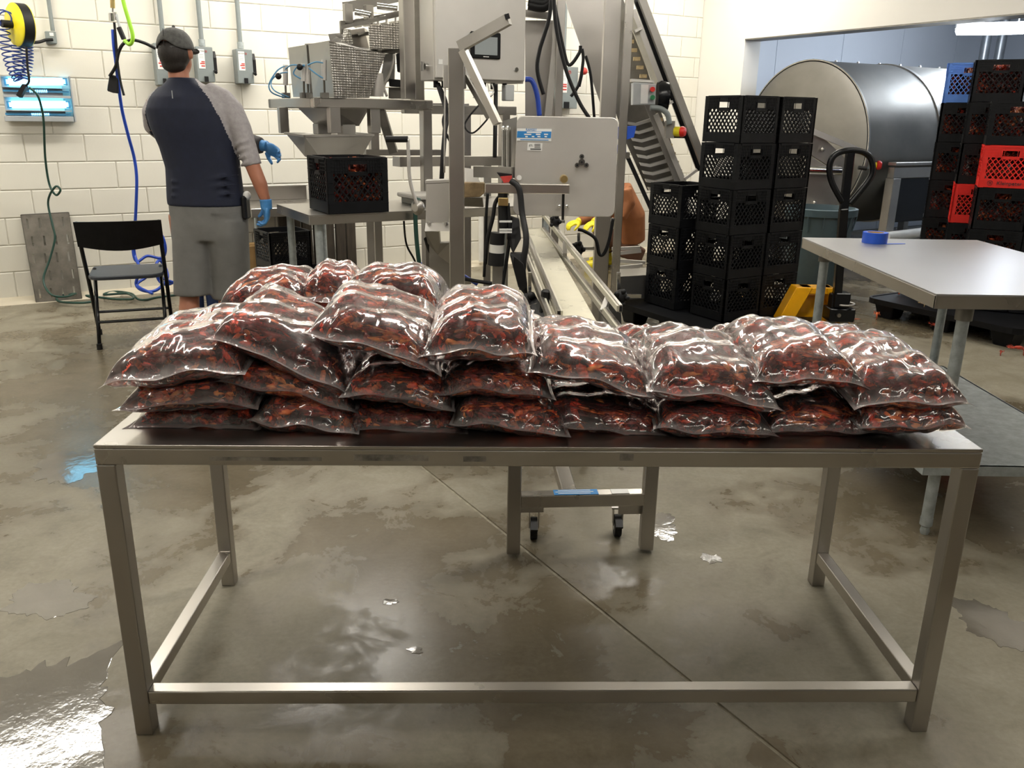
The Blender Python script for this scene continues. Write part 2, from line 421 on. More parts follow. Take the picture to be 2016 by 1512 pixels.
# inner room beyond the opening: panelled rear wall, side walls, ceiling
pw = 1.15
mb = MB(); mb.prism([wpt(.2, -.36, 0), wpt(6.4, -.36, 0), wpt(6.4, -.24, 0), wpt(.2, -.24, 0)], (0, 0, 2.75))
inner = struct(mb, 'wall_inner_rear', M['panelblue'])
for i in range(5):
    mb = MB(); mb.prism([wpt(.25+i*pw+.004, -.243, .005), wpt(.25+(i+1)*pw-.004, -.243, .005), wpt(.25+(i+1)*pw-.004, -.23, .005), wpt(.25+i*pw+.004, -.23, .005)], (0, 0, 2.7))
    mb.build('panel', M['panelblue'], inner)
mb = MB(); mb.prism([wpt(6.0, -.3, 0), wpt(6.0, 6.5, 0), wpt(6.15, 6.5, 0), wpt(6.15, -.3, 0)], (0, 0, 2.75)); struct(mb, 'wall_inner_right', M['panelblue'])
mb = MB(); mb.prism([wpt(.2, 5.2, 0), wpt(6.1, 5.2, 0), wpt(6.1, 5.35, 0), wpt(.2, 5.35, 0)], (0, 0, 2.75)); struct(mb, 'wall_inner_front', M['panelblue'])
mb = MB(); mb.prism([wpt(.22, -.3, 2.7), wpt(6.1, -.3, 2.7), wpt(6.1, 5.3, 2.7), wpt(.22, 5.3, 2.7)], (0, 0, .06)); struct(mb, 'ceiling_inner', M['panelblue'])
# the rest of the hall, behind and beside the camera
mb = MB(); mb.prism([wpt(-9.5, -.1, 0), wpt(-9.5, 13, 0), wpt(-9.65, 13, 0), wpt(-9.65, -.1, 0)], (0, 0, CEIL)); struct(mb, 'wall_left', M['wallw'])
mb = MB(); mb.prism([wpt(-9.6, 13, 0), wpt(.2, 13, 0), wpt(.2, 13.15, 0), wpt(-9.6, 13.15, 0)], (0, 0, CEIL)); struct(mb, 'wall_front', M['hallwall'])
mb = MB(); mb.prism([wpt(.1, 9.3, 0), wpt(.1, 13.1, 0), wpt(.25, 13.1, 0), wpt(.25, 9.3, 0)], (0, 0, CEIL)); struct(mb, 'wall_right_near', M['hallwall'])
mb = MB(); mb.prism([wpt(-9.7, -.2, CEIL), wpt(.3, -.2, CEIL), wpt(.3, 13.2, CEIL), wpt(-9.7, 13.2, CEIL)], (0, 0, .1)); struct(mb, 'ceiling', M['ceil'])
# floor: cast slabs with saw-cut joints between them
J1a, J1b = atz(820, 910, 0), atz(1570, 1512, 0)
JD = (J1b-J1a).normalized(); JN = Vector((-JD.y, JD.x, 0))
if JN.x < 0: JN = -JN
j2 = (atz(1850, 655, 0)-J1a).dot(JN)
mb = MB(); mb.prism([wpt(-9.7, -.4, -.2), wpt(6.2, -.4, -.2), wpt(6.2, 13.2, -.2), wpt(-9.7, 13.2, -.2)], (0, 0, .195))
floor = struct(mb, 'floor', M['joint'])
def clip_strip(lo, hi):
    """floor outline clipped between two parallel joints"""
    poly = [wpt(-9.6, -.3, 0), wpt(-9.6, 13.1, 0), wpt(.2, 13.1, 0), wpt(6.1, 5.3, 0), wpt(6.1, -.3, 0)]
    poly = [wpt(-9.6, -.3, 0), wpt(-9.6, 13.1, 0), wpt(6.1, 13.1, 0), wpt(6.1, -.3, 0)]
    def cut(P, sgn, c):
        out = []
        for i in range(len(P)):
            a, b = P[i], P[(i+1) % len(P)]; da = sgn*((a-J1a).dot(JN)-c); db = sgn*((b-J1a).dot(JN)-c)
            if da >= 0: out.append(a)
            if (da > 0) != (db > 0) and abs(da-db) > 1e-9: out.append(a+(b-a)*(da/(da-db)))
        return out
    return cut(cut(poly, 1, lo), -1, hi)
G = .007
for lo, hi in ((-20, -G), (G, j2-G), (j2+G, 20)):
    P = clip_strip(lo, hi)
    if len(P) < 3: continue
    mb = MB(); mb.prism([p+Vector((0, 0, -.0055)) for p in P], (0, 0, .0055)); mb.build('slab', M['floor'], floor)
# ------------------------------------------------------------------ lights
def ceiling_fixture(s, off, label, power, z=3.28, L=2.4):
    c = wpt(s, off, z)
    t = thing('ceiling_light', label, 'light', c, WANG, 'ceiling light fixtures')
    mb = MB(); mb.box((0, 0, .03), (L, .28, .06)); mb.build('housing', M['whitepl'], t, world=False)
    for y in (-.07, .07):
        mb = MB(); mb.cyl((-L/2+.03, y, -.02), (L/2-.03, y, -.02), .019, 10); mb.build('tube', emis('tube_glow', (1, .96, .88), 16), t, world=False)
    for x in (-L/3, L/3):
        mb = MB(); mb.cyl((x, 0, .06), (x, 0, CEIL-z), .006, 6); mb.build('hanger', M['galv'], t, world=False)
    ld = bpy.data.lights.new('lamp', 'AREA'); ld.shape = 'RECTANGLE'; ld.size = L; ld.size_y = .26; ld.energy = power; ld.color = (1, .95, .86)
    lo = bpy.data.objects.new('lamp', ld); COL.objects.link(lo); lo.location = c+Vector((0, 0, -.06)); lo.rotation_euler = (0, 0, WANG)
PW = 30
for s_, off, lab, k in ((-7.3, 1.15, 'twin tube ceiling light nearest the insect light trap', 1.0), (-4.1, 1.15, 'twin tube ceiling light above the weighing machine', 1.9), (-1.0, 1.15, 'twin tube ceiling light above the inclined conveyor', 1.15),
                    (-7.3, 5.0, 'twin tube ceiling light on the near row, away from the opening', .8), (-4.2, 5.0, 'twin tube ceiling light in the middle of the near row', 1.0), (-1.0, 5.0, 'twin tube ceiling light on the near row by the prep table', .2),
                    (-6, 9.2, 'twin tube ceiling light behind the packing table', .3), (-2.6, 9.2, 'twin tube ceiling light at the far back of the hall', .2)):
    ceiling_fixture(s_, off, lab, PW*k)

# ------------------------------------------------------------------ packing table
TC, TY = (-.8918, 1.6583), .027
TW, TD, TH = 1.9279, .7126, .75
_tx, _ty = Vector((math.cos(TY), math.sin(TY), 0)), Vector((-math.sin(TY), math.cos(TY), 0))
tloc = Vector((TC[0], TC[1], 0))+_tx*TW/2+_ty*TD/2
table = thing('packing_table', 'long low stainless steel table carrying the bagged crawfish', 'table', tloc, TY)
t_ = .041
def L_(name, boxes, mat, bevel=.003, parent=table, seg=2):
    mb = MB()
    for c, d in boxes: mb.box(c, d)
    return mb.build(name, M[mat], parent, bevel=bevel, world=False, seg=seg)
L_('tabletop', [((0, 0, TH-.004), (TW, TD, .008))], 'steel_h', .0015)
for y, nm in ((-TD/2+t_/2, 'front_rail'), (TD/2-t_/2, 'back_rail')): L_(nm, [((0, y, TH-.008-.019), (TW, t_, .038))], 'steel_h')
for x in (-TW/2+t_/2, TW/2-t_/2): L_('side_rail', [((x, 0, TH-.008-.019), (t_, TD-2*t_, .038))], 'steel_h')
for x in (-TW/2+t_/2, TW/2-t_/2):
    for y in (-TD/2+t_/2, TD/2-t_/2): L_('leg', [((x, y, (TH-.046)/2), (t_, t_, TH-.046))], 'steel')
L_('front_stretcher', [((0, -TD/2+t_/2, .104), (TW-2*t_, .036, .036))], 'steel_h')
for x in (-TW/2+t_/2, TW/2-t_/2): L_('side_stretcher', [((x, 0, .104), (.036, TD-2*t_, .036))], 'steel_h')
for sx_, sz_, sw_, sh_ in ((-.6, .03, .24, .008), (-.33, .026, .16, .014), (-.15, .028, .05, .012), (.18, .022, .03, .016)):
    mb = MB(); mb.box((sx_, -TD/2-.0005, TH-sz_), (sw_, .001, sh_)); mb.build('scuff_mark', plain('scuffed_steel', (.3, .28, .25), .55, .8, .5, 30, stretch=(1, 1, 1)), table, world=False)

# ------------------------------------------------------------------ crawfish
def crawfish_mb(detail=1):
    m = MB(); n = 6 if detail else 5
    # head and carapace, pointed rostrum
    m.tube([(-.004, 0, 0), (.004, 0, .001), (.018, 0, .002), (.032, 0, .002), (.042, 0, .001), (.05, 0, .003)], [.009, .0115, .0125, .0105, .006, .0008], n+1)
    # tail rings, curled under
    a = 0; x, z = -.004, 0; px = []
    for i in range(6):
        px.append((x, z)); a += .38; x -= .0085*math.cos(a); z -= .0085*math.sin(a)
    r0 = [.0105, .0102, .0097, .009, .0078]
    for i in range(5):
        (xa, za), (xb, zb) = px[i], px[i+1]
        m.tube([(xa+.001, 0, za), (xb, 0, zb)], [r0[i], r0[i]*.86], n)
    xe, ze = px[-1]
    for s in (-1, 0, 1):
        m.prism([(xe, s*.002, ze), (xe-.004, s*.004+.003, ze-.01), (xe-.002, s*.009, ze-.019), (xe+.002, s*.006-.003, ze-.01)], (.0015, 0, .0008))
    for s in (-1, 1):
        m.tube([(.03, s*.008, -.003), (.042, s*.018, -.002), (.054, s*.02, 0)], [.0022, .0028, .003], 4)
        m.tube([(.053, s*.02, 0), (.06, s*.021, 0), (.072, s*.018, 0), (.088, s*.013, .001)], [.003, .0072, .0062, .0008], 5)
        m.tube([(.066, s*.023, 0), (.076, s*.0215, 0), (.086, s*.016, 0)], [.0035, .003, .0006], 4)
        for k in range(4):
            xx = .024-k*.008
            m.tube([(xx, s*.008, -.005), (xx+.004-k*.002, s*.022, .001), (xx+.006-k*.005, s*.03, -.012)], [.0014, .0011, .0004], 3, cap=False)
        m.tube([(.044, s*.003, .004), (.062, s*.014, .014), (.078, s*.034, .008)], [.0009, .0006, .0003], 3, cap=False)
    return m
def tri_arrays(m):
    V = np.array(m.v, dtype=np.float32); F = []
    for f in m.f:
        for i in range(1, len(f)-1): F.append((f[0], f[i], f[i+1]))
    return V, np.array(F, dtype=np.int32)
CV, CF = tri_arrays(crawfish_mb())
CV = CV-np.array([.01, 0, 0], dtype=np.float32)
TINTS = np.array([1.25, .95, 1.1])*np.array([(.5, .05, .018), (.6, .085, .026), (.2, .018, .012), (.12, .012, .012), (.5, .12, .03), (.6, .2, .06), (.27, .03, .02), (.07, .012, .014), (.45, .075, .02), (.17, .03, .025)])
def np_mesh(name, V, F, mat, cols=None, smooth=False, cname='tint'):
    me = bpy.data.meshes.new(name)
    me.vertices.add(len(V)); me.vertices.foreach_set('co', np.asarray(V, dtype=np.float32).ravel())
    k = F.shape[1]; me.loops.add(F.size); me.loops.foreach_set('vertex_index', F.ravel().astype(np.int32))
    me.polygons.add(len(F)); me.polygons.foreach_set('loop_start', np.arange(0, F.size, k, dtype=np.int32))
    me.polygons.foreach_set('loop_total', np.full(len(F), k, dtype=np.int32))
    if smooth: me.polygons.foreach_set('use_smooth', np.ones(len(F), dtype=bool))
    me.update(); me.validate()
    if cols is not None:
        ca = me.color_attributes.new(cname, 'FLOAT_COLOR', 'POINT')
        ca.data.foreach_set('color', np.asarray(cols, dtype=np.float32).ravel())
    me.materials.append(mat); return me
def rotmats(n, rng, flat=.5):
    out = []
    for _ in range(n):
        yaw = rng.uniform(0, 2*math.pi); pit = rng.normal(0, flat); rol = rng.uniform(-math.pi, math.pi)
        out.append(np.array((Matrix.Rotation(yaw, 3, 'Z') @ Matrix.Rotation(pit, 3, 'Y') @ Matrix.Rotation(rol, 3, 'X'))))
    return np.array(out)
def pile(posfn, n, rng, scale=(.8, 1.15), flat=.5, bright=1.0, extra=None):
    """posfn(i) -> points; returns arrays of n crawfish"""
    R = rotmats(n, rng, flat); P = np.array([posfn(i) for i in range(n)]); S = rng.uniform(*scale, n)
    V = np.einsum('nij,vj->nvi', R, CV)*S[:, None, None]+P[:, None, :]
    F = (CF[None]+(np.arange(n)*len(CV))[:, None, None]).reshape(-1, 3)
    T = TINTS[rng.randint(0, len(TINTS), n)]*rng.uniform(.7, 1.35, (n, 1))*bright
    C = np.ones((n, len(CV), 4)); C[:, :, :3] = T[:, None, :]*rng.uniform(.75, 1.3, (n, len(CV), 1))
    # legs and claws tend to orange, tail undersides pale
    pale = (np.abs(CV[:, 1]) > .012).astype(float)[None, :, None]
    C[:, :, :3] = C[:, :, :3]*(1+pale*np.array([.45, .75, .5]))
    V = V.reshape(-1, 3); C = C.reshape(-1, 4)
    if extra is not None:
        EV, EF, EC = extra; F = np.concatenate([F, EF+len(V)]); V = np.concatenate([V, EV]); C = np.concatenate([C, EC])
    return V, F, C

# ------------------------------------------------------------------ bags of crawfish
def bag_fn(a, b, T, seed, tiltx=0, tilty=0, droop=0, hump=0, top=.6):
    rng = np.random.RandomState(seed); ph = rng.uniform(0, 6.28, 12)
    E = .94
    def f(s, t, q):
        s = np.asarray(s, float); t = np.asarray(t, float)
        u = np.clip(np.abs(s)/E, 0, 1); w = np.clip(np.abs(t)/E, 0, 1)
        h = T*np.power(1-u**4, .45)*np.power(1-w**4, .45)
        h = h*(1+.06*np.sin(4.3*s+ph[0])*np.sin(3.7*t+ph[1])+.045*np.sin(9*s+ph[2]+3*t)+.05*np.sin(13*t+ph[3]-4*s))
        h = h*(1+hump*t)
        x = a*s*(1-.06*(1-np.abs(t)**4)); y = b*t*(1-.05*(1-np.abs(s)**4))
        z = q*h + tiltx*x + tilty*y - droop*(np.abs(s)**3) + .004*np.sin(5*s+ph[4])*(np.abs(t)**2)+.006*np.sin(7*s+ph[5])*np.clip(-t-.8, 0, 1)*3
        return np.stack([x, y, z], -1)
    return f
_fillcache = {}
def make_bag(name, label, group, loc, rz, a, b, T, seed, tiltx=0, tilty=0, droop=0, hump=.1, n=105, share=None, flat=None):
    """film pillow with a flat sealed rim, filled with crawfish; loc = centre of the sealed rim plane"""
    t = thing(name, label, 'bag', loc, rz, group)
    if share is not None:
        for ch in KIDS[share.name]:
            copy_tree(ch, t)
        return t
    f = bag_fn(a, b, T, seed, tiltx, tilty, droop, hump)
    NU, NV = 45, 41
    S, TT = np.meshgrid(np.sin(np.linspace(-1, 1, NU)*math.pi/2*.999), np.sin(np.linspace(-1, 1, NV)*math.pi/2*.999), indexing='ij')
    edge = np.maximum(np.abs(S), np.abs(TT))
    seal = np.clip((edge-.935)/.02, 0, 1)
    vs = []
    for q in (.62, -.38):
        P = f(S, TT, q).reshape(-1, 3)
        # puckers running in from the rim, crumple over the face
        amp = (.0035 if q > 0 else .002)
        s1 = S.ravel(); t1 = TT.ravel(); e1 = edge.ravel()
        ang = np.arctan2(t1, s1)
        P[:, 2] += amp*np.sin(ang*17+seed)*np.clip((e1-.45)*2.2, 0, 1)*np.clip((.97-e1)*12, 0, 1)*np.sign(q)
        cr = np.array([noise.ridged_multi_fractal(Vector((p[0]*5+seed, p[1]*3.2, q*3)), 1.0, 2.0, 2, 1.0, 2.0) for p in P])
        P[:, 2] += .003*(cr-1.0)*(1-seal.ravel())*(1 if q > 0 else .6)
        vs.append(P)
    # rim sheets touch
    V = np.concatenate(vs); N1 = NU*NV
    rim = np.where((edge.ravel() >= .94))[0]
    V[rim+N1] = V[rim]-np.array([0, 0, .0006])
    if flat is not None: V[:, 2] = np.maximum(V[:, 2], flat-loc[2])
    fs = []
    for base, flip in ((0, False), (N1, True)):
        i, j = np.meshgrid(np.arange(NU-1), np.arange(NV-1), indexing='ij')
        a0 = (i*NV+j).ravel()+base; b0 = ((i+1)*NV+j).ravel()+base; c0 = ((i+1)*NV+j+1).ravel()+base; d0 = (i*NV+j+1).ravel()+base
        q4 = np.stack([a0, b0, c0, d0], 1)
        fs.append(q4[:, ::-1] if flip else q4)
    F = np.concatenate(fs)
    cols = np.ones((len(V), 4)); sv = np.tile(seal.ravel(), 2); cols[:, 0] = cols[:, 1] = cols[:, 2] = sv
    me = np_mesh('film', V, F, M['film'], cols, True, 'seal')
    o = bpy.data.objects.new('film', me); COL.objects.link(o); _reg(o, t)
    # contents
    rng = np.random.RandomState(seed+500)
    def pf(i):
        s, tt = rng.uniform(-.8, .8), rng.uniform(-.8, .8)
        q = rng.choice([.5, .46, .3, -.24, .1], p=[.36, .2, .14, .18, .12])
        if rng.rand() < .3: tt = rng.uniform(-.86, -.72); q = rng.uniform(-.2, .4)
        p = f(s, tt, q); return p
    # dark core so that light does not run straight through
    Sc, Tc = np.meshgrid(np.linspace(-.9, .9, 9), np.linspace(-.9, .9, 9), indexing='ij')
    EV = np.concatenate([f(Sc, Tc, .44).reshape(-1, 3), f(Sc, Tc, -.27).reshape(-1, 3)])
    ii, jj = np.meshgrid(np.arange(8), np.arange(8), indexing='ij')
    q0 = (ii*9+jj).ravel(); EF = []
    for base in (0, 81):
        EF.append(np.stack([q0+base, q0+9+base, q0+10+base], 1)); EF.append(np.stack([q0+base, q0+10+base, q0+1+base], 1))
    per = [(i*9) for i in range(9)]+[(72+j) for j in range(1, 9)]+[(i*9+8) for i in range(7, -1, -1)]+[j for j in range(7, 0, -1)]
    W = []
    for k in range(len(per)):
        p0, p1 = per[k], per[(k+1) % len(per)]; W += [(p0, p1, p1+81), (p0, p1+81, p0+81)]
    EF = np.concatenate(EF+[np.array(W)]); EC = np.ones((len(EV), 4)); EC[:, :3] = (.16, .022, .018)
    V, F, C = pile(pf, n, rng, (.78, 1.1), .35, 1.2, (EV, EF, EC))
    # the film presses the shells flat: hold every point inside the pillow
    sx = np.clip(V[:, 0]/a, -.95, .95); ty = np.clip(V[:, 1]/b, -.95, .95)
    sx = V[:, 0]/(a*(1-.06*(1-np.abs(ty)**4))); ty = V[:, 1]/(b*(1-.05*(1-np.abs(np.clip(sx, -1, 1))**4)))
    sx = .93*np.tanh(sx/.93*1.28); ty = .93*np.tanh(ty/.93*1.28)
    hi = f(sx, ty, .57); lo_ = f(sx, ty, -.34); md = (hi[:, 2]+lo_[:, 2])/2; hh = (hi[:, 2]-lo_[:, 2])/2+1e-5
    r_ = (V[:, 2]-md)/hh
    r_ = np.where(np.abs(r_) > .8, np.sign(r_)*(.8+.2*np.tanh((np.abs(r_)-.8)*2)), r_)
    V = np.stack([hi[:, 0], hi[:, 1], md+r_*hh], 1)
    if flat is not None: V[:, 2] = np.maximum(V[:, 2], flat-loc[2]+.002)
    # keep shells inside the film
    me = np_mesh('crawfish', V, F, M['craw'], C, False)
    o = bpy.data.objects.new('crawfish', me); COL.objects.link(o); _reg(o, t); o['kind'] = 'stuff'
    return t
# front bags: left px, right px, y px and height of the front seal, half depth, fullness, tilt, droop
def place_bag(label, xl, yl, xr, yr, z, b, T, seed, Y=None, droop=0, hump=.15, tilty=0, group='bags of crawfish on the packing table', n=105, share=None, rz=0.0, flat=None):
    A = atz(xl, yl, z) if Y is None else at(xl, yl, Y); B = atz(xr, yr, z) if Y is None else at(xr, yr, Y)
    if Y is None:
        # put both ends at a common distance, the height difference becomes tilt
        Yc = (A.y+B.y)/2; A = at(xl, yl, Yc); B = at(xr, yr, Yc)
    mid = (A+B)/2; w = (B-A).length; tx = (B.z-A.z)/(B.x-A.x)
    c, s = math.cos(rz), math.sin(rz)
    loc = mid+Vector((-s*b*.93, c*b*.93, tilty*b*.93))
    return make_bag('crawfish_bag', label, group, loc, rz, w/2*1.03, b, T, seed, tx, tilty, droop, hump, n, share, flat)
BAGS = []
def pb(*a, **k): BAGS.append(place_bag(*a, **k)); return BAGS[-1]
FY = 1.765
# bottom layer
L1 = [(248, 838, 512, 838, 'clear bag of crawfish at the bottom of the left end stack'),
      (492, 822, 705, 845, 'bottom layer bag of crawfish second from the left end'),
      (662, 832, 920, 852, 'bottom layer bag of crawfish third from the left end'),
      (888, 822, 1120, 850, 'bottom layer bag of crawfish fourth from the left end'),
      (1058, 828, 1322, 858, 'bottom layer bag of crawfish fourth from the right end'),
      (1288, 838, 1530, 850, 'bottom layer bag of crawfish third from the right end'),
      (1500, 842, 1722, 842, 'bottom layer bag of crawfish second from the right end'),
      (1690, 835, 1908, 832, 'clear bag of crawfish at the bottom of the right end stack')]
for i, (xl, yl, xr, yr, lab) in enumerate(L1):
    pb(lab, xl, yl+7, xr, yr+7, 0, .165, .092, 21+i, Y=FY-.035*(i % 2), droop=.0, hump=0, flat=.7505)
L2 = [(228, 800, 506, 790, .085, 'middle bag of crawfish in the left end stack, under the steepest bag'),
      (430, 745, 700, 803, .085, 'crawfish bag sagging down to the right, second stack, middle layer'),
      (672, 768, 893, 800, .09, 'middle layer crawfish bag of the third stack, wedged under the tilted one'),
      (858, 765, 1092, 776, .085, 'middle layer crawfish bag of the fourth stack, under the tall rounded one')]
for i, (xl, yl, xr, yr, T, lab) in enumerate(L2):
    pb(lab, xl, yl, xr, yr, 0, .165, T, 41+i, Y=FY-.03+.02*(i % 2), droop=.01, hump=.05)
# upper front bags, full and shining
L3 = [(200, 752, 480, 722, .165, 'topmost front crawfish bag at the left end, overhanging the table edge', .2, .05, 0),
      (422, 660, 682, 770, .155, 'topmost front crawfish bag sloping down to the right, second from the left', .19, .05, 0),
      (606, 648, 862, 722, .14, 'topmost front crawfish bag third from the left, long seal along its lower front', .185, .1, 0),
      (826, 690, 1056, 692, .165, 'tall rounded crawfish bag topping the fourth stack', .185, .1, 0),
      (1044, 722, 1294, 778, .135, 'upper crawfish bag in front of the belt conveyor, low front left corner', .185, .1, 0),
      (1276, 762, 1540, 798, .165, 'upper crawfish bag in front of the black crates, third from the right end', .19, .1, 0),
      (1484, 745, 1708, 750, .15, 'upper crawfish bag in front of the yellow pallet jack, second from the right', .185, .1, 0),
      (1682, 792, 1916, 790, .155, 'upper crawfish bag at the right end of the table', .2, .1, 0)]
for i, (xl, yl, xr, yr, T, lab, b, hp, ty) in enumerate(L3):
    pb(lab, xl, yl, xr, yr, 0, b*(1.04 if i > 3 else 1), T*(.68 if i > 3 else .74), 61+i, Y=FY-.045+(.03 if i in (1, 4, 6) else 0), droop=.012, hump=hp, tilty=.05)
# rear row
R3 = [(420, 612, 604, 600, .15, 2.14, 'crawfish bag of the rear row behind the left end, in front of the man'),
      (580, 590, 700, 600, .15, 2.17, 'narrow crawfish bag of the rear row with its seal standing up'),
      (655, 598, 872, 598, .14, 2.14, 'crawfish bag of the rear row in front of the black crate table')]
for i, (xl, yl, xr, yr, T, Yb, lab) in enumerate(R3):
    pb(lab, xl, yl, xr, yr, 0, .15, T*.85, 81+i, Y=Yb, droop=.02, hump=0, group='bags of crawfish in the rear row')
rows = [(4, .785, 'lowest rear row crawfish bag behind the left half of the pile'), (4, .86, 'second layer rear row crawfish bag behind the left half of the pile')]
hid = BAGS[2]
for k in range(8):
    x = -.72+k*.225
    for lev in range(2 if k < 4 else 1):
        z = .793+.078*lev
        make_bag('crawfish_bag', ('low rear row crawfish bag hidden behind the left pile' if k < 4 else 'low rear row crawfish bag hidden behind the right pile'), 'hidden bags of the rear row', (x, 2.19+x*.027, z), .05*math.sin(k*3+lev), .12, .15, .09, 100, share=hid)
for xl, xr, y, lab, sd in ((1205, 1330, 715, 'rear row crawfish bag showing between the two upper bags by the belt', 91), (1425, 1560, 712, 'rear row crawfish bag showing left of the pallet jack', 92), (1600, 1760, 712, 'rear row crawfish bag showing beside the right end bag', 93)):
    pb(lab, xl, y, xr, y, 0, .13, .09, sd, Y=2.1, group='bags of crawfish in the rear row')
# ------------------------------------------------------------------ milk crates
CW, CH_ = .33, .285
def crate_side_mb(w=CW, h=CH_, hole=.1):
    """one wall of a crate in its own plane: x along, y thickness (outer face at y=0), z up"""
    m = MB(); t = .012
    def b(x0, x1, z0, z1, y0=0, y1=t): m.box(((x0+x1)/2, (y0+y1)/2, (z0+z1)/2), (x1-x0, y1-y0, z1-z0))
    hw = w/2; z1, z2 = .062, .205
    b(-hw+.03, hw-.03, .004, z1)                        # bottom band
    b(-hw+.03, -hole/2, z2, h-.012); b(hole/2, hw-.03, z2, h-.012)
    b(-hole/2, hole/2, z2+.045, h-.012); b(-hole/2, hole/2, z2-.012, z2+.008)
    b(-hw+.03, hw-.03, h-.012, h, -.004, t)             # rim
    for zz in (h-.03, h-.048, h-.066): b(-hw+.02, -hole/2-.01, zz, zz+.003, -.003, 0); b(hole/2+.01, hw-.02, zz, zz+.003, -.003, 0)
    for i in range(7):
        xx = -hw+.04+i*.014
        b(xx, xx+.0025, z2, h-.012, -.0025, 0); b(-xx-.0025, -xx, z2, h-.012, -.0025, 0)
    # diagonal lattice clipped to the window
    X0, X1, Z0_, Z1_ = -hw+.03, hw-.03, z1, z2
    for sg in (1, -1):
        c = -.5
        while c < .5:
            pts = []
            for x in (X0, X1):
                z = sg*1.25*(x)+c*1.0+.13
                pts.append((x, z))
            (xa, za), (xb, zb) = pts
            def clipz(xa, za, xb, zb):
                out = []
                for lim, up in ((Z0_, 1), (Z1_, -1)):
                    if up*(za-lim) < 0 and up*(zb-lim) < 0: return None
                    if up*(za-lim) < 0: k = (lim-za)/(zb-za); xa, za = xa+(xb-xa)*k, lim
                    elif up*(zb-lim) < 0: k = (lim-za)/(zb-za); xb, zb = xa+(xb-xa)*k, lim
                return xa, za, xb, zb
            q = clipz(xa, za, xb, zb)
            if q and math.hypot(q[2]-q[0], q[3]-q[1]) > .012: m.bar((q[0], .005, q[1]), (q[2], .005, q[3]), .006, .006, up=(0, 1, 0))
            c += .042
    return m
def crate_base_mb(w=CW, h=CH_):
    m = MB()
    for sx in (-1, 1):
        for sy in (-1, 1):
            x, y = sx*(w/2-.016), sy*(w/2-.016)
            m.box((x, sy*(w/2-.006), h/2), (.032, .012, h-.004)); m.box((sx*(w/2-.006), y, h/2), (.012, .032, h-.004))
            for i in range(4): m.box((x, sy*(w/2+.0005), .05+i*.055), (.03, .003, .003)); m.box((sx*(w/2+.0005), y, .05+i*.055), (.003, .03, .003))
    for i in range(6):
        y = -w/2+.03+i*(w-.06)/5; m.box((0, y, .012), (w-.02, .008, .01)); m.box((y, 0, .012), (.008, w-.02, .01))
    m.box((0, 0, .006), (w-.05, w-.05, .004))
    return m
_side = {}; _base = {}; _fill = {}
def crate_parts(mat):
    if mat not in _side:
        _base[mat] = crate_base_mb().mesh('frame', M[mat]); s = crate_side_mb()
        for k in range(4):
            q = MB(); a = k*math.pi/2; c, sn = math.cos(a), math.sin(a)
            q.v = [(x*c-(y-CW/2)*sn, x*sn+(y-CW/2)*c, z) for x, y, z in s.v]; q.f = list(s.f); q.m = list(s.m)
            _side[(mat, k)] = q.mesh('side_panel', M[mat])
        _side[mat] = 1
def crate_fill(v):
    if v not in _fill:
        rng = np.random.RandomState(900+v)
        def pf(i):
            r = rng.rand()
            if r < .75:
                k = rng.randint(4); u = rng.uniform(-.125, .125); z = rng.uniform(.04, .235); d = .118
                return np.array([(u, -d, z), (d, u, z), (u, d, z), (-d, u, z)][k])
            return np.array([rng.uniform(-.12, .12), rng.uniform(-.12, .12), rng.uniform(.225, .25)])
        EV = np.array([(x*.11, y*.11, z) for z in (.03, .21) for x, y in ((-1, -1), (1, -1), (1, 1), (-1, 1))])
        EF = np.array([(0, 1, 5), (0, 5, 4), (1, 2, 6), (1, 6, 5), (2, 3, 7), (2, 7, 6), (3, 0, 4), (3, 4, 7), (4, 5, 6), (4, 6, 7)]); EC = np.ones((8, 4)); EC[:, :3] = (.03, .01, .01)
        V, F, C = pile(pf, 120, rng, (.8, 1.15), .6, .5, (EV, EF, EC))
        V[:, 0] = np.clip(V[:, 0], -.15, .15); V[:, 1] = np.clip(V[:, 1], -.15, .15); V[:, 2] = np.clip(V[:, 2], .02, .275)
        _fill[v] = np_mesh('crawfish', V, F, M['craw'], C)
    return _fill[v]
def crate(loc, rz, mat, label, group, fill=None):
    crate_parts(mat)
    t = thing('milk_crate', label, 'crate', loc, rz, group)
    def lk(nm, me):
        o = bpy.data.objects.new(nm, me); COL.objects.link(o); _reg(o, t); return o
    lk('frame', _base[mat])
    for k in range(4): lk('side_panel', _side[(mat, k)])
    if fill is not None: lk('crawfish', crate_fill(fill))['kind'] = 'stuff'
    return t
ORD = ['bottom', 'second', 'third', 'fourth', 'fifth', 'sixth']
PZ = .15
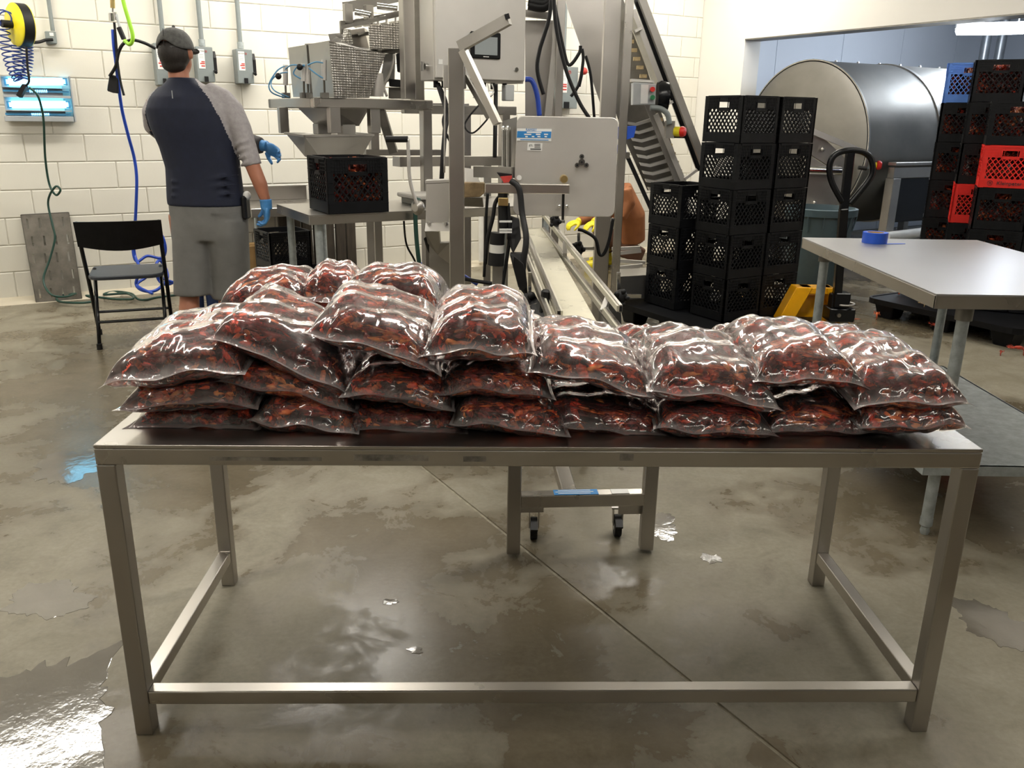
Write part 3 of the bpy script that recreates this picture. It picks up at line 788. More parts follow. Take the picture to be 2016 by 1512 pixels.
def pallet(name, label, P0, d1, d2, L1_, L2_, mat):
    """plastic nestable pallet; P0 corner, d1/d2 edge directions"""
    t = thing(name, label, 'pallet', P0+d1*L1_/2+d2*L2_/2, 0, None)
    def p(a, b, z): return P0+d1*a+d2*b+Vector((0, 0, z))
    # rounded-corner deck
    def outline(off, z):
        r = .09; out = []
        for (ca, cb, a0) in ((r, r, math.pi), (L1_-r, r, 1.5*math.pi), (L1_-r, L2_-r, 0), (r, L2_-r, .5*math.pi)):
            for k in range(5):
                a = a0+k*math.pi/8; out.append(p(ca+(r-off)*math.cos(a), cb+(r-off)*math.sin(a), z))
        return out
    m = MB(); m.prism(outline(.012, PZ-.035), (0, 0, .03)); m.build('deck', M[mat], t, bevel=.004)
    m = MB(); oo = outline(0, PZ-.04); ii = outline(.02, PZ-.04); n = len(oo); up = Vector((0, 0, .04))
    vs = oo+ii+[q+up for q in oo]+[q+up for q in ii]
    fs = []
    for k in range(n):
        j = (k+1) % n; fs += [(k, j, 2*n+j, 2*n+k), (n+j, n+k, 3*n+k, 3*n+j), (2*n+k, 2*n+j, 3*n+j, 3*n+k), (j, k, n+k, n+j)]
    m.add(vs, fs); m.build('rim', M[mat], t)
    for fa in (.12, .5, .88):
        for fb in (.12, .5, .88):
            a, b = L1_*fa, L2_*fb; m = MB(); w1, w0 = .085, .06
            m.hexa([p(a-w0, b-w0, 0), p(a+w0, b-w0, 0), p(a+w0, b+w0, 0), p(a-w0, b+w0, 0), p(a-w1, b-w1, PZ-.035), p(a+w1, b-w1, PZ-.035), p(a+w1, b+w1, PZ-.035), p(a-w1, b+w1, PZ-.035)])
            m.build('foot', M[mat], t, bevel=.006)
    return t
# --- the empty black crates on the pallet in the middle
dL, dR = -WNRM, WDIR                                  # away from us / along the wall
cA = Vector((1.385, 5.418, PZ))+dR*.165+dL*.165
stacks = [(cA, 5, 'nearest tall stack of empty black crates', 0), (cA+dR*.337, 5, 'tall stack of empty black crates nearest the steel drum', .004),
          (Vector((1.126, 5.767, PZ))+dR*.165+dL*.165, 3, 'short stack of empty black crates beside the inclined conveyor', -.01)]
for c, n, lab, dy in stacks:
    for k in range(n):
        crate(c+Vector((random.uniform(-.004, .004), random.uniform(-.004, .004), k*CH_)), WANG+random.uniform(-.012, .012), 'blackpl',
              ('top crate of the ' if k == n-1 else ORD[k]+' crate up in the ' if k else 'bottom crate of the ')+lab, 'empty black milk crates')
P0 = Vector((1.50, 5.20, 0))
pallet('plastic_pallet', 'black plastic pallet under the empty black crates', P0-WDIR*.22, WDIR, dL, .95, 1.15, 'blackpl')
# --- crates of crawfish on the right
ang2 = math.radians(-25); ux, uy = Vector((math.cos(ang2), math.sin(ang2), 0)), Vector((-math.sin(ang2), math.cos(ang2), 0))
N1 = Vector((3.226, 6.0, PZ))
def ccol(o, n, lab, special, kmin=0, grp='milk crates full of crawfish'):
    for k in range(kmin, n):
        mat, sl = special.get(k, ('blackpl', None))
        c = o+ux*.165+uy*.165+Vector((0, 0, k*CH_))
        lb = sl or (('topmost' if k == n-1 else ORD[k]) + ' black crate of crawfish in the ' + lab)
        t = crate(c, ang2+random.uniform(-.01, .01), mat, lb, grp, fill=(k*3+int(o.y*7)) % 4)
        if mat == 'redpl':
            X = Vector((math.cos(ang2), math.sin(ang2), 0)); F_ = c-Vector((-math.sin(ang2), math.cos(ang2), 0))*(CW/2+.0035)
            if k == 3: text('lettering', 'Kleinpeter', .036, M['print'], t, F_+X*.022+Vector((0, 0, .034)), X, (0, 0, 1), ext=.0015)
            m = MB(); cc = F_-X*(.095 if k == 3 else .0)+Vector((0, 0, .034)); m.ring(cc, WNRM*0+Vector((-math.sin(ang2), math.cos(ang2), 0)), .016, .0014, 20, 4); m.build('round_emblem', M['print'], t)
            m = MB(); m.box(cc, (.018, .001, .003), ang2); m.box(cc+Vector((0, 0, .006)), (.014, .001, .002), ang2); m.box(cc-Vector((0, 0, .006)), (.014, .001, .002), ang2); m.build('emblem_lines', M['print'], t)
ccol(N1, 5, 'nearest stack by the prep table', {3: ('redpl', 'red crate of crawfish lettered Kleinpeter in the nearest stack')})
ccol(N1+uy*.337-ux*.13, 6, 'middle stack by the prep table', {2: ('redpl', 'red crate of crawfish half hidden in the middle stack')})
ccol(N1+uy*.674-ux*.3, 6, 'stack closest to the drum frame', {5: ('bluecrate', 'blue crate of crawfish on top of the stack closest to the drum')})
ccol(N1+ux*.336+Vector((0, 0, 0)), 5, 'stack cut by the picture edge', {})
PR = Vector((2.70, 6.36, 0))
pallet('plastic_pallet', 'black pallet smeared red under the crates of crawfish', PR, WNRM, WDIR, 1.2, 1.1, 'blackpl')
mred = plain('red_smear', (.3, .012, .01), .3, 0, .4, 30)
# ------------------------------------------------------------------ prep table
pt = thing('prep_table', 'square-cornered stainless prep table with round grey legs and undershelf', 'table', (1.8, 3.35, 0))
PX0, PX1, PY0, PY1, PH = 1.375, 2.21, 2.69, 4.03, .9
m = MB(); m.box(((PX0+PX1)/2, (PY0+PY1)/2, PH-.003), (PX1-PX0, PY1-PY0, .006)); m.build('tabletop', M['prep'] if 'prep' in M else plain('worn_table_steel', (.6, .6, .62), .38, 1, .03, 1.5), pt)
for a, b in (((PX0, PY0), (PX1, PY0)), ((PX0, PY1), (PX1, PY1)), ((PX0, PY0), (PX0, PY1)), ((PX1, PY0), (PX1, PY1))):
    m = MB(); cx, cy = (a[0]+b[0])/2, (a[1]+b[1])/2; horiz = a[1] == b[1]
    ins = .004
    cx += 0 if horiz else (ins if a[0] == PX0 else -ins); cy += 0 if not horiz else (ins if a[1] == PY0 else -ins)
    m.box((cx, cy, PH-.006-.0215), ((b[0]-a[0]) if horiz else .008, .008 if horiz else (b[1]-a[1]), .043)); m.build('edge_skirt', M['steel_h'], pt, bevel=.001)
for x, y in ((1.515, 2.76), (1.465, 3.95), (2.06, 3.95), (2.1, 2.76)):
    m = MB(); m.cyl((x, y, PH-.1), (x, y, PH-.006), .028, 20); m.build('socket', M['steel_dark'], pt, smooth=False, auto=40)
    m = MB(); m.cyl((x, y, .06), (x, y, PH-.1), .0205, 20); lg = m.build('leg', M['galv'], pt, auto=40)
    m = MB(); m.lathe([(.0001, 0), (.014, 0), (.017, .012), (.014, .03), (.022, .036), (.022, .065), (.0001, .065)], (x, y, 0), n=16); m.build('foot', M['galv'], lg, auto=40)
m = MB(); m.box((1.79, 3.35, .28), (.68, 1.27, .012)); m.box((1.79, 2.72, .268), (.68, .012, .036)); m.box((1.79, 3.98, .268), (.68, .012, .036)); m.box((1.452, 3.35, .268), (.012, 1.27, .036)); m.box((2.128, 3.35, .268), (.012, 1.27, .036))
sh = m.build('undershelf', M['galv'], pt)
m = MB(); m.cyl((1.515, 2.735, .3), (1.515, 2.75, .3), .007, 8); m.build('bolt', M['steel_dark'], pt)
# tape roll on the prep table
tp = at(1718, 474, 3.9); tp.z = PH
t = thing('tape_roll', 'blue roll of tape lying on the far end of the prep table', 'tape', (tp.x, tp.y-.02, PH))
m = MB(); m.lathe([(.038, 0), (.055, 0), (.055, .048), (.038, .048), (.038, 0)], (0, 0, .0005), n=28); m.build('tape', M['bluepl'], t, world=False, auto=40)
m = MB(); m.lathe([(.035, .001), (.038, .001), (.038, .047), (.035, .047), (.035, .001)], (0, 0, .0005), n=24); m.build('core', M['card'], t, world=False, auto=40)
m = MB(); m.prism([(.03, -.05, .0008), (.13, -.03, .0008), (.135, -.018, .0008), (.1, -.02, .0008), (.05, -.03, .0008)], (0, 0, .001)); m.build('loose_end', M['bluepl'], t, world=False)
# ------------------------------------------------------------------ pallet jack
jx, jy = 2.04, 5.555
jk = thing('pallet_jack', 'yellow pallet jack with a black looped handle', 'pallet jack', (jx, jy, 0))
for s, bx in ((-1, -.245), (1, .245)):
    # sloping A-frame leg down to the fork
    m = MB(); m.hexa([(jx+bx-.05, jy-.02, .03), (jx+bx+.05, jy-.02, .03), (jx+bx+.05, jy+.1, .03), (jx+bx-.05, jy+.1, .03),
                      (jx+s*.1-.05, jy-.02, .37), (jx+s*.1+.03*(1-s), jy-.02, .37), (jx+s*.1+.03*(1-s), jy+.1, .37), (jx+s*.1-.05, jy+.1, .37)]); m.build('side_leg', M['jack'], jk, bevel=.004)
    m = MB(); m.prism([(jx+bx-.075, jy+.05, .035), (jx+bx+.075, jy+.05, .035), (jx+bx+.07, jy+1.15, .035), (jx+bx+.03, jy+1.25, .02), (jx+bx-.03, jy+1.25, .02), (jx+bx-.07, jy+1.15, .035)], (0, 0, .05)); m.build('fork', M['jack'], jk, bevel=.004)
m = MB(); m.prism([(jx-.16, jy-.01, .32), (jx+.13, jy-.01, .32), (jx+.11, jy-.01, .37), (jx-.11, jy-.01, .37)], (0, .11, 0)); m.build('top_plate', M['jack'], jk, bevel=.008)
m = MB(); m.box((jx-.02, jy+.1, .17), (.32, .02, .26)); m.build('back_plate', M['jack'], jk, bevel=.003)
m = MB(); m.box((jx+.0, jy+.08, .085), (.42, .05, .03)); m.build('lower_bar', M['jack'], jk, bevel=.003)
hx = jx+.12; hy = jy-.03
for s in (-1, 1):
    w = MB(); w.lathe([(.0001, -.025), (.03, -.025), (.065, -.022), (.075, -.012), (.075, .012), (.065, .022), (.03, .025), (.0001, .025)], (hx+.03+s*.045, hy, .076), (1, .25, 0), 24)
    w.build('steer_wheel', M['belt'], jk, auto=35)
m = MB(); m.cyl((hx, hy, .15), (hx, hy, .34), .05, 18); m.box((hx+.03, hy, .2), (.17, .14, .09)); m.box((hx+.02, hy-.02, .3), (.1, .1, .1)); m.build('pump', M['blackmetal'], jk, bevel=.006)
m = MB(); m.ring((hx+.05, hy-.02, .27), (0, 0, 1), .065, .008, 20, 6); m.build('spring_ring', M['steel_dull'], jk, smooth=True)
m = MB(); m.cyl((hx-.0, hy-.09, .205), (hx-.0, hy-.07, .205), .013, 12); m.build('pivot_bolt', M['steel'], jk)
HY = 5.42
hb = at(1652, 560, HY); ht = at(1673, 300, HY)
m = MB(); m.bar((hx, hy-.02, .25), at(1661, 410, HY), .052, .045); m.build('handle_shaft', M['blackmetal'], jk, bevel=.006)
m = MB(); m.bar(at(1661, 412, HY), at(1674, 300, HY), .055, .03); m.build('handle_centre', M['blackmetal'], jk, bevel=.006)
loop = smooth_path([at(x, y, HY) for x, y in ((1658, 398), (1640, 365), (1634, 345), (1634, 322), (1645, 304), (1670, 296), (1698, 299), (1714, 312), (1718, 335), (1712, 352), (1692, 378), (1672, 402))], 6)
m = MB(); m.tube(loop, .019, 10); m.build('handle_loop', M['blackmetal'], jk, smooth=True)
m = MB(); m.tube([at(1690, 330, HY-.02), at(1706, 332, HY-.02)], .012, 8); m.build('release_lever', M['black'], jk)
# ------------------------------------------------------------------ bin behind the jack
bc = Vector((2.57, 7.15, 0))
bn = thing('waste_bin', 'slate grey plastic bin behind the yellow pallet jack', 'bin', bc)
m = MB(); m.lathe([(.0001, .0), (.2, 0), (.215, .02), (.27, .68), (.29, .685), (.292, .74), (.27, .745), (.262, .7), (.2, .03), (.0001, .03)], bc, n=32); m.build('body', M['greybin'], bn, auto=35)
for k in range(14):
    a = k*2*math.pi/14; m = MB(); m.bar(bc+Vector((.262*math.cos(a), .262*math.sin(a), .56)), bc+Vector((.286*math.cos(a), .286*math.sin(a), .685)), .008, .012); m.build('rib', M['greybin'], bn)
# ------------------------------------------------------------------ rolling drum
dax = (Vector((4.97, 9.95, 0))-Vector((2.85, 8.75, 0))).normalized()
d0 = Vector((2.85, 8.72, 1.2)); R_ = .79; dlen = 3.1
dm = thing('tumbling_drum', 'huge horizontal steel drum lying beyond the wide opening', 'machine', (d0.x+1.2, d0.y+.7, 0))
m = MB(); m.lathe([(R_, 0), (R_, dlen)], d0, dax, 96); m.build('shell', M['drum'], dm, smooth=True)
m = MB(); m.lathe([(.0001, -.03), (R_-.12, -.03), (R_-.01, 0)], d0, dax, 72); m.build('end_cap', M['drum'], dm, auto=30)
for z in (0, 1.03, 2.06, 3.05):
    m = MB(); m.lathe([(R_, z), (R_+.012, z), (R_+.012, z+.05 if z else z+.02), (R_, z+.05 if z else z+.02)], d0, dax, 72); m.build('hoop', M['steel_dull'], dm, auto=30)
dpx = Vector((dax.y, -dax.x, 0))
seam_up = (Vector((0, 0, 1))*.98-dpx*.18).normalized()
m = MB(); m.bar(d0+seam_up*(R_+.008)+dax*.1, d0+seam_up*(R_+.008)+dax*dlen, .03, .02); ts = m.build('top_seam', M['steel_dull'], dm)
for k in range(9):
    q = d0+seam_up*(R_+.03)+dax*(.2+k*.33); m = MB(); m.cyl(q-seam_up*.012, q+seam_up*.012, .014, 8); m.build('bolt', M['steel'], ts)
# frame: rails, posts, lower drain pipe
fr = thing('drum_frame', 'stainless frame carrying the steel drum', 'frame', (4, 8.9, 0))
fo = dpx*(R_+.1)
ra, rb_ = d0+fo+dax*.25, d0+fo+dax*dlen
za = at(1700, 303, 8.35).z
for nm, z, h in (('upper_rail', .98, .1), ('upper_ledge', 1.06, .03)):
    m = MB(); m.bar(Vector((ra.x, ra.y, z)), Vector((rb_.x, rb_.y, z)), .07 if h > .05 else .09, h, up=(0, 0, 1)); m.build(nm, M['steel_dull'], fr, bevel=.004)
for k, s in enumerate((.3, 1.62, 3.0)):
    q = d0+fo+dax*s; m = MB(); m.box((q.x, q.y, .465), (.11, .09, .93), math.atan2(dax.y, dax.x)); m.build('post', M['steel_dull'], fr, bevel=.004)
    q2 = d0-fo+dax*s; m = MB(); m.box((q2.x, q2.y, .5), (.09, .09, 1.0), math.atan2(dax.y, dax.x)); m.build('post', M['steel_dull'], fr, bevel=.004)
for z in (.3, .12):
    m = MB(); m.cyl(Vector((ra.x, ra.y-.1, z+.1)), Vector((ra.x, ra.y-.1, z+.14))+dax*1.35, .045 if z > .2 else .03, 14); m.build('drain_pipe', M['whitepl'] if z > .2 else M['galv'], fr, auto=40)
m = MB(); m.box(((ra+rb_)/2*1.0)[:2]+(.78,) if False else (((ra+rb_)/2).x-.35, ((ra+rb_)/2).y-.02, .7), (1.9, .02, .42), math.atan2(dax.y, dax.x)); m.build('guard_sheet', M['blackmetal'], fr)
# feed chute leaning on the drum's end
ch = thing('feed_chute', 'tilted steel feed chute in front of the drum end', 'chute', at(1640, 400, 8.0)*1.0)
Yc = 8.05
m = MB(); m.prism([at(1596, 258, Yc), at(1612, 262, Yc), at(1670, 318, Yc), at(1660, 345, Yc), at(1590, 300, Yc)], (0, .06, 0)); m.build('slide', M['steel_dull'], ch)
m = MB(); m.bar(at(1598, 258, Yc-.03), at(1700, 300, Yc-.03), .03, .05); m.build('edge_rail', M['steel_light'], ch)
m = MB(); m.prism([at(1586, 302, Yc), at(1662, 348, Yc), at(1655, 400, Yc), at(1610, 425, Yc), at(1585, 425, Yc)], (0, .05, 0)); m.build('lower_hood', M['steel_dull'], ch)
m = MB(); m.cyl(at(1590, 335, Yc-.08), at(1655, 337, Yc-.08), .04, 16); m.build('roller', M['chrome'], ch, auto=40)
m = MB(); m.box(at(1618, 430, Yc-.1)+Vector((0, 0, 0)), (.38, .2, .08)); m.build('catch_tray', M['steel_light'], ch)
for px_, py_ in ((1604, 399), (1620, 294), (1646, 330)):
    m = MB(); m.ell(at(px_, py_, Yc-.03), .022, 10, 6); m.build('bolt_head', M['steel'], ch, smooth=True)
for x in (1605, 1655):
    q = at(x, 430, Yc-.1); m = MB(); m.box((q.x, q.y, q.z/2-.02), (.06, .06, q.z-.04)); m.build('leg', M['steel_dull'], ch)
# red and yellow stop button on the drum frame
sb = thing('stop_button', 'red mushroom stop button on a yellow collar by the drum frame', 'button', at(1722, 325, 8.1))
q = at(1714, 325, 8.1); m = MB(); m.cyl(q, q+Vector((.05, -.01, 0)), .028, 14); m.build('collar', M['yellowb'], sb, auto=40)
m = MB(); m.lathe([(.0001, .1), (.03, .095), (.042, .08), (.042, .06), (.02, .05)], q, (1, -.2, 0), 16); m.build('knob', M['redpl'], sb, auto=40)
m = MB(); m.box(q-Vector((.05, -.02, 0)), (.1, .08, .07)); m.build('box', M['greybox'], sb, bevel=.004)
# inner room: tube light, an added unseen fill light and two dark pipes
c = at(1950, 56, 9.5); t = thing('ceiling_light', 'bright tube light in the room beyond the opening', 'light', c, WANG-.9)
m = MB(); m.box((0, 0, .03), (.66, .16, .05)); m.build('housing', M['whitepl'], t, world=False)
m = MB(); m.lathe([(.0001, -.33), (.04, -.31), (.045, 0), (.04, .31), (.0001, .33)], (0, 0, -.02), (1, 0, 0), 12); m.build('tube', emis('cool_tube', (.86, .93, 1), 16), t, world=False, smooth=True)
for q, e in ((c+Vector((0, 0, -.12)), 55), (wpt(2.2, 2.3, 2.45), 26)):  # second lamp is an added fill for the dark inner wall
    ld = bpy.data.lights.new('lamp', 'POINT'); ld.shadow_soft_size = .14; ld.energy = e; ld.color = (.84, .91, 1)
    lo = bpy.data.objects.new('lamp', ld); COL.objects.link(lo); lo.location = q
m = MB(); q = wpt(2.2, 2.3, 2.62); m.box(q, (1.2, .12, .06), WANG); solo(m, 'ceiling_light', emis('fill_glow', (.86, .93, 1), 12), 'added fill light high in the far room, unseen behind the lintel', 'light')  # added glowing bar, out of view, goes with the fill lamp
for px_ in (1935, 1965):
    q = at(px_, 120, 10.2); m = MB(); m.cyl((q.x, q.y, .0), (q.x, q.y, 2.7), .05, 16)
    solo(m, 'vertical_pipe', M['pipe_dark'], 'dark vertical pipe in the far room, '+('left one of the pair' if px_ == 1935 else 'right one of the pair'), 'pipe', auto=40)
# crawfish bits dropped on the floor
def drop(px_, py_, lab, sc=1.0, rz=0.0, z=0.0, T_=(.5, .06, .03)):
    p = atz(px_, py_, z); o = bpy.data.objects.new('dropped_crawfish', None)
    V = CV.copy()*sc; V[:, 2] -= V[:, 2].min(); C = np.ones((len(V), 4)); C[:, :3] = T_
    me = np_mesh('dropped_crawfish', V, CF, M['craw'], C); o = bpy.data.objects.new('dropped_crawfish', me); COL.objects.link(o); _reg(o, None)
    o.location = (p.x, p.y, z+.0005); o.rotation_euler = (0, 0, rz); tag(o, lab, 'crawfish')
drop(2005, 700, 'boiled crawfish lying on the wet floor at the right picture edge', 1, 2.9)
drop(1970, 700, 'small crawfish scrap on the floor beside the whole crawfish', .5, .9)
drop(1725, 628, 'orange crawfish scrap on the floor nearest the pallet jack', .8, 1.2, 0, (.7, .15, .05))
drop(1683, 635, 'pale crawfish scrap on the floor under the prep table edge', .5, .2, 0, (.6, .2, .12))
drop(1838, 652, 'crawfish scrap on the floor by the prep table far leg', .9, 1.5)
drop(1775, 580, 'crawfish lying on the bare corner of the smeared pallet', .9, .3, PZ+.002, (.6, .1, .05))
drop(1816, 604, 'yellowish crawfish claw scrap at the pallet edge', .5, 2, PZ+.002, (.7, .5, .25))

for x_ in (-.25, .25):
    m = MB(); m.cyl((x_, 0, .05), (x_, 0, 2.7-c.z), .008, 6); m.build('hanger', M['galv'], t, world=False)
# puddles standing on the slab
M['puddle'] = plain('standing_water', (.14, .125, .1), .09, 0, .15, 6, .5, 14, spec=1.0)
def puddle(px_, py_, rx, ry, lab, seed, n=96, rough=.35):
    p = atz(px_, py_, 0); r = random.Random(seed); ph = [r.uniform(0, 6.28) for _ in range(6)]; pts = []
    for k in range(n):
        a = 2*math.pi*k/n; f = 1+rough*(.5*math.sin(2*a+ph[0])+.35*math.sin(3*a+ph[1])+.3*math.sin(5*a+ph[2])+.2*math.sin(9*a+ph[3])+.14*math.sin(14*a+ph[4])+.12*math.sin(23*a+ph[5])+.08*math.sin(37*a+ph[1]))
        pts.append((rx*f*math.cos(a), ry*f*math.sin(a), 0))
    m = MB(); m.add([(0, 0, .0012)]+[(x, y, .0008) for x, y, z in pts]+[(x*1.01, y*1.01, 0) for x, y, z in pts], [(0, 1+k, 1+(k+1) % n) for k in range(n)]+[(1+k, n+1+k, n+1+(k+1) % n, 1+(k+1) % n) for k in range(n)])
    o = m.build('puddle', M['puddle'], None); o.location = (p.x, p.y, .0002); tag(o, lab, 'puddle', 'puddles on the concrete floor')
puddle(10, 1460, .2, .36, 'bright water puddle at the bottom left of the floor', 3)
puddle(768, 1185, .02, .018, 'tiny bright puddle under the middle of the table', 4)
puddle(818, 1280, .022, .014, 'small puddle below the tiny bright one under the table', 5)
puddle(1300, 1035, .07, .09, 'rippled puddle right of the conveyor stand leg', 6)
puddle(1400, 1100, .03, .035, 'small glinting puddle between the stand and the right table legs', 7)
puddle(150, 915, .14, .2, 'puddle left of the table reflecting the blue insect light', 8)
puddle(95, 1180, .12, .1, 'flat wet patch on the floor left of the table leg', 9, rough=.3)
puddle(1960, 1230, .1, .12, 'wet patch on the floor right of the table', 10, rough=.3)
# ------------------------------------------------------------------ pixel-measured helpers (real depths, real thickness)
def poly(nm, pts, Y, t, mat, par, bevel=0, ext=None, **k):
    P = [at(p[0], p[1], (p[2] if len(p) > 2 else Y)) for p in pts]
    m = MB(); m.prism(P, ext if ext is not None else (0, t, 0)); return m.build(nm, M[mat], par, bevel=bevel, **k)
def pbar(nm, a, b, w, mat, par, h=None, bevel=0, up=None):
    m = MB(); m.bar(at(*a), at(*b), w, h, up=up); return m.build(nm, M[mat], par, bevel=bevel)
def post(nm, x, ytop, Y, w, mat, par, z0=0.0, d=None, rz=0.0, ybot=None, bevel=.003):
    p = at(x, ytop, Y); zb = at(x, ybot, Y).z if ybot is not None else z0
    m = MB(); m.box((p.x, p.y, (p.z+zb)/2), (w, d or w, p.z-zb), rz); return m.build(nm, M[mat], par, bevel=bevel)
def ptube(nm, pts, r, mat, par, n=6, sm=6, cnt=8):
    P = smooth_path([at(*p) for p in pts], sm); m = MB(); m.tube(P, r, cnt)
    if par is None: return m
    return m.build(nm, M[mat], par, smooth=True)
def cord(name, pts, r, mat, label, cat='cable', wall=None, sm=7, group=None, floor_min=True):
    P = smooth_path([at(*p) if wall is None or len(p) > 2 else atw(p[0], p[1], wall) for p in pts], sm)
    if floor_min: P = [Vector((p.x, p.y, max(p.z, r))) for p in P]
    m = MB(); m.tube(P, r, 8); return solo(m, name, M[mat], label, cat, group, smooth=True)
def WF(o, a=0, b=0, z=0): return o+WDIR*a+dL*b+Vector((0, 0, z))
WAX = (WDIR, dL, Vector((0, 0, 1)))
def wbox(nm, o, a0, a1, b0, b1, z0, z1, mat, par, bevel=.002):
    m = MB(); m.box(WF(o, (a0+a1)/2, (b0+b1)/2, (z0+z1)/2), (a1-a0, b1-b0, z1-z0), ax=WAX); return m.build(nm, M[mat], par, bevel=bevel)

# ------------------------------------------------------------------ side table carrying the crate under the weigher
T0 = at(609, 424, 4.36); th_ = T0.z; T0 = Vector((T0.x, T0.y, 0))
st = thing('steel_side_table', 'small stainless table under the weighing machine holding a crate of crawfish', 'table', T0+WDIR*.6)
wbox('tabletop', T0, 0, 1.55, 0, .62, th_-.006, th_, 'steel', st, .001)
for nm, a0, a1, b0, b1 in (('front_skirt', 0, 1.55, 0, .008), ('side_skirt', 0, .008, .01, .62), ('side_skirt', 1.542, 1.55, .01, .62), ('back_skirt', 0, 1.55, .612, .62)):
    wbox(nm, T0, a0, a1, b0, b1, th_-.05, th_-.0065, 'steel_h', st, .001)
for a in (.06, 1.47):
    for b in (.05, .57):
        m = MB(); m.cyl(WF(T0, a, b, .05), WF(T0, a, b, th_-.05), .021, 16); lg = m.build('leg', M['galv'], st, auto=40)
        m = MB(); m.lathe([(.0001, 0), (.018, 0), (.022, .012), (.016, .05), (.0001, .05)], WF(T0, a, b, 0), n=14); m.build('foot', M['galv'], lg, auto=40)
cp = at(648, 419, 4.39); c0 = WF(Vector((cp.x, cp.y, th_)), .165, .165)
crate(c0+Vector((0, 0, .001)), WANG, 'blackpl', 'black crate of crawfish on the small table below the hopper', 'milk crates full of crawfish', fill=1)
# steel platform scale on the same table
sc_ = thing('bench_scale', 'low steel platform scale on the small table right of the crate', 'scale', WF(T0, .85, .3, th_))
wbox('platform', WF(T0, 0, 0, th_), .68, .96, .17, .47, .035, .06, 'steel_light', sc_, .006)
wbox('base', WF(T0, 0, 0, th_), .7, .94, .19, .45, .0, .034, 'steel_dark', sc_, .003)
# crank with a black grip
cr = thing('crank_handle', 'bent steel crank with a black grip standing over the small table', 'crank', at(805, 415, 4.45))
m = MB(); m.tube(smooth_path([at(*p) for p in ((803, 273, 4.4), (804, 300, 4.4), (806, 345, 4.4), (812, 375, 4.4), (822, 405, 4.4))], 4), .009, 8); m.build('crank_rod', M['steel_light'], cr, smooth=True)
m = MB(); m.cyl(at(803, 274, 4.4), at(760, 274, 4.4), .016, 12); m.build('grip', M['black'], cr, auto=40)
m = MB(); m.lathe([(.0001, 0), (.035, 0), (.04, .02), (.02, .04), (.0001, .04)], at(826, 408, 4.43), (-.6, -1, 0), 16); m.build('hub', M['steel'], cr, auto=40)

# ------------------------------------------------------------------ weighing machine
B0 = at(617, 202, 4.95); bz = B0.z; B0 = Vector((B0.x, B0.y, 0))
wm = thing('weighing_machine', 'tall stainless multihead weighing machine with hoppers and a control cabinet', 'machine', WF(B0, .5, .3, 0))
wbox('front_beam', B0, 0, .74, 0, .06, bz-.028, bz+.028, 'steel_h', wm, .006)
wbox('side_beam', B0, -.0, .06, .06, .95, bz-.028, bz+.028, 'steel_dull', wm, .004)
wbox('rear_beam', B0, 0, 1.45, .9, .96, bz-.028, bz+.028, 'steel_dull', wm, .004)
wbox('cross_beam', B0, .68, 1.5, .3, .36, bz-.05, bz+.006, 'steel_dull', wm, .004)
for a, b in ((.7, .03), (.7, .9), (1.42, .33), (1.42, .9)):
    zt = bz-.03; wbox('support_post', B0, a-.03, a+.03, b-.03, b+.03, 0, zt, 'steel', wm, .004)
for px_, w in ((556, .055), (656, .062), (735, .062)):
    Yq = {556: 5.45, 656: 5.0, 735: 5.18}[px_]
    post('hanger_bar', px_, 211, Yq, w, 'steel_dull' if px_ == 556 else 'steel', wm, ybot=262, rz=WANG)
# brace strut seen dark against the wall
pbar('diagonal_brace', (748, 212, 5.2), (775, 300, 5.25), .05, 'steel_dark', wm)
# upper funnel below the beam
U = [(585, 211, 5.3), (648, 211, 4.99), (728, 211, 5.3), (665, 211, 5.6)]; Lw = [(622, 247, 5.25), (652, 249, 5.1), (707, 248, 5.25), (680, 246, 5.4)]
def frustum(nm, U, L, t, mat, par):
    P = [at(*p) for p in U]; Q = [at(*p) for p in L]; c = sum(P, Vector())/4
    for k in range(4):
        j = (k+1) % 4; m = MB(); nrm = (P[j]-P[k]).cross(Q[k]-P[k]).normalized(); 
        if nrm.dot(c-P[k]) < 0: nrm = -nrm
        m.prism([P[k], P[j], Q[j], Q[k]], nrm*t); m.build(nm, M[mat], par)
frustum('funnel_wall', U, Lw, .004, 'steel_dull', wm)
for x, y, Y in ((634, 252, 5.2), (682, 253, 5.2)):
    m = MB(); m.box(at(x, y+2, Y), (.08, .1, .06), WANG); m.build('funnel_outlet', M['steel_dull'], wm, bevel=.003)
# lower discharge hopper
U2 = [(562, 262, 5.25), (600, 268, 4.85), (735, 266, 5.05), (700, 262, 5.5)]; L2_ = [(600, 308, 4.95), (637, 322, 4.72), (708, 318, 4.82), (680, 306, 5.05)]
frustum('discharge_wall', U2, L2_, .004, 'steel_dull', wm)
for a, b in ((U2[0], U2[1]), (U2[1], U2[2]), (U2[2], U2[3])):
    pbar('rim_bar', a, b, .02, 'steel_dull', wm, h=.012)
# big dimpled bucket and its two back plates
poly('bucket_plate', [(567, 94, 5.55), (603, 88, 5.3), (611, 191, 5.3), (577, 191, 5.5)], 0, 0, 'steel_dull', wm, ext=(.03, .05, 0))
poly('bucket_plate', [(607, 87, 5.28), (647, 80, 5.02), (658, 192, 5.02), (616, 191, 5.25)], 0, 0, 'steel_dull', wm, ext=(.03, .05, 0))
poly('dimpled_bucket', [(648, 82, 4.98), (759, 107, 5.3), (727, 193, 5.2), (658, 193, 4.98)], 0, 0, 'dimple' if 'dimple' in M else 'steel', wm, ext=(-.006, .02, 0))
poly('bucket_back', [(600, 86, 5.5), (700, 84, 5.7), (759, 106, 5.32), (650, 84, 5.02)], 0, 0, 'steel_dark', wm, ext=(0, 0, -.01))
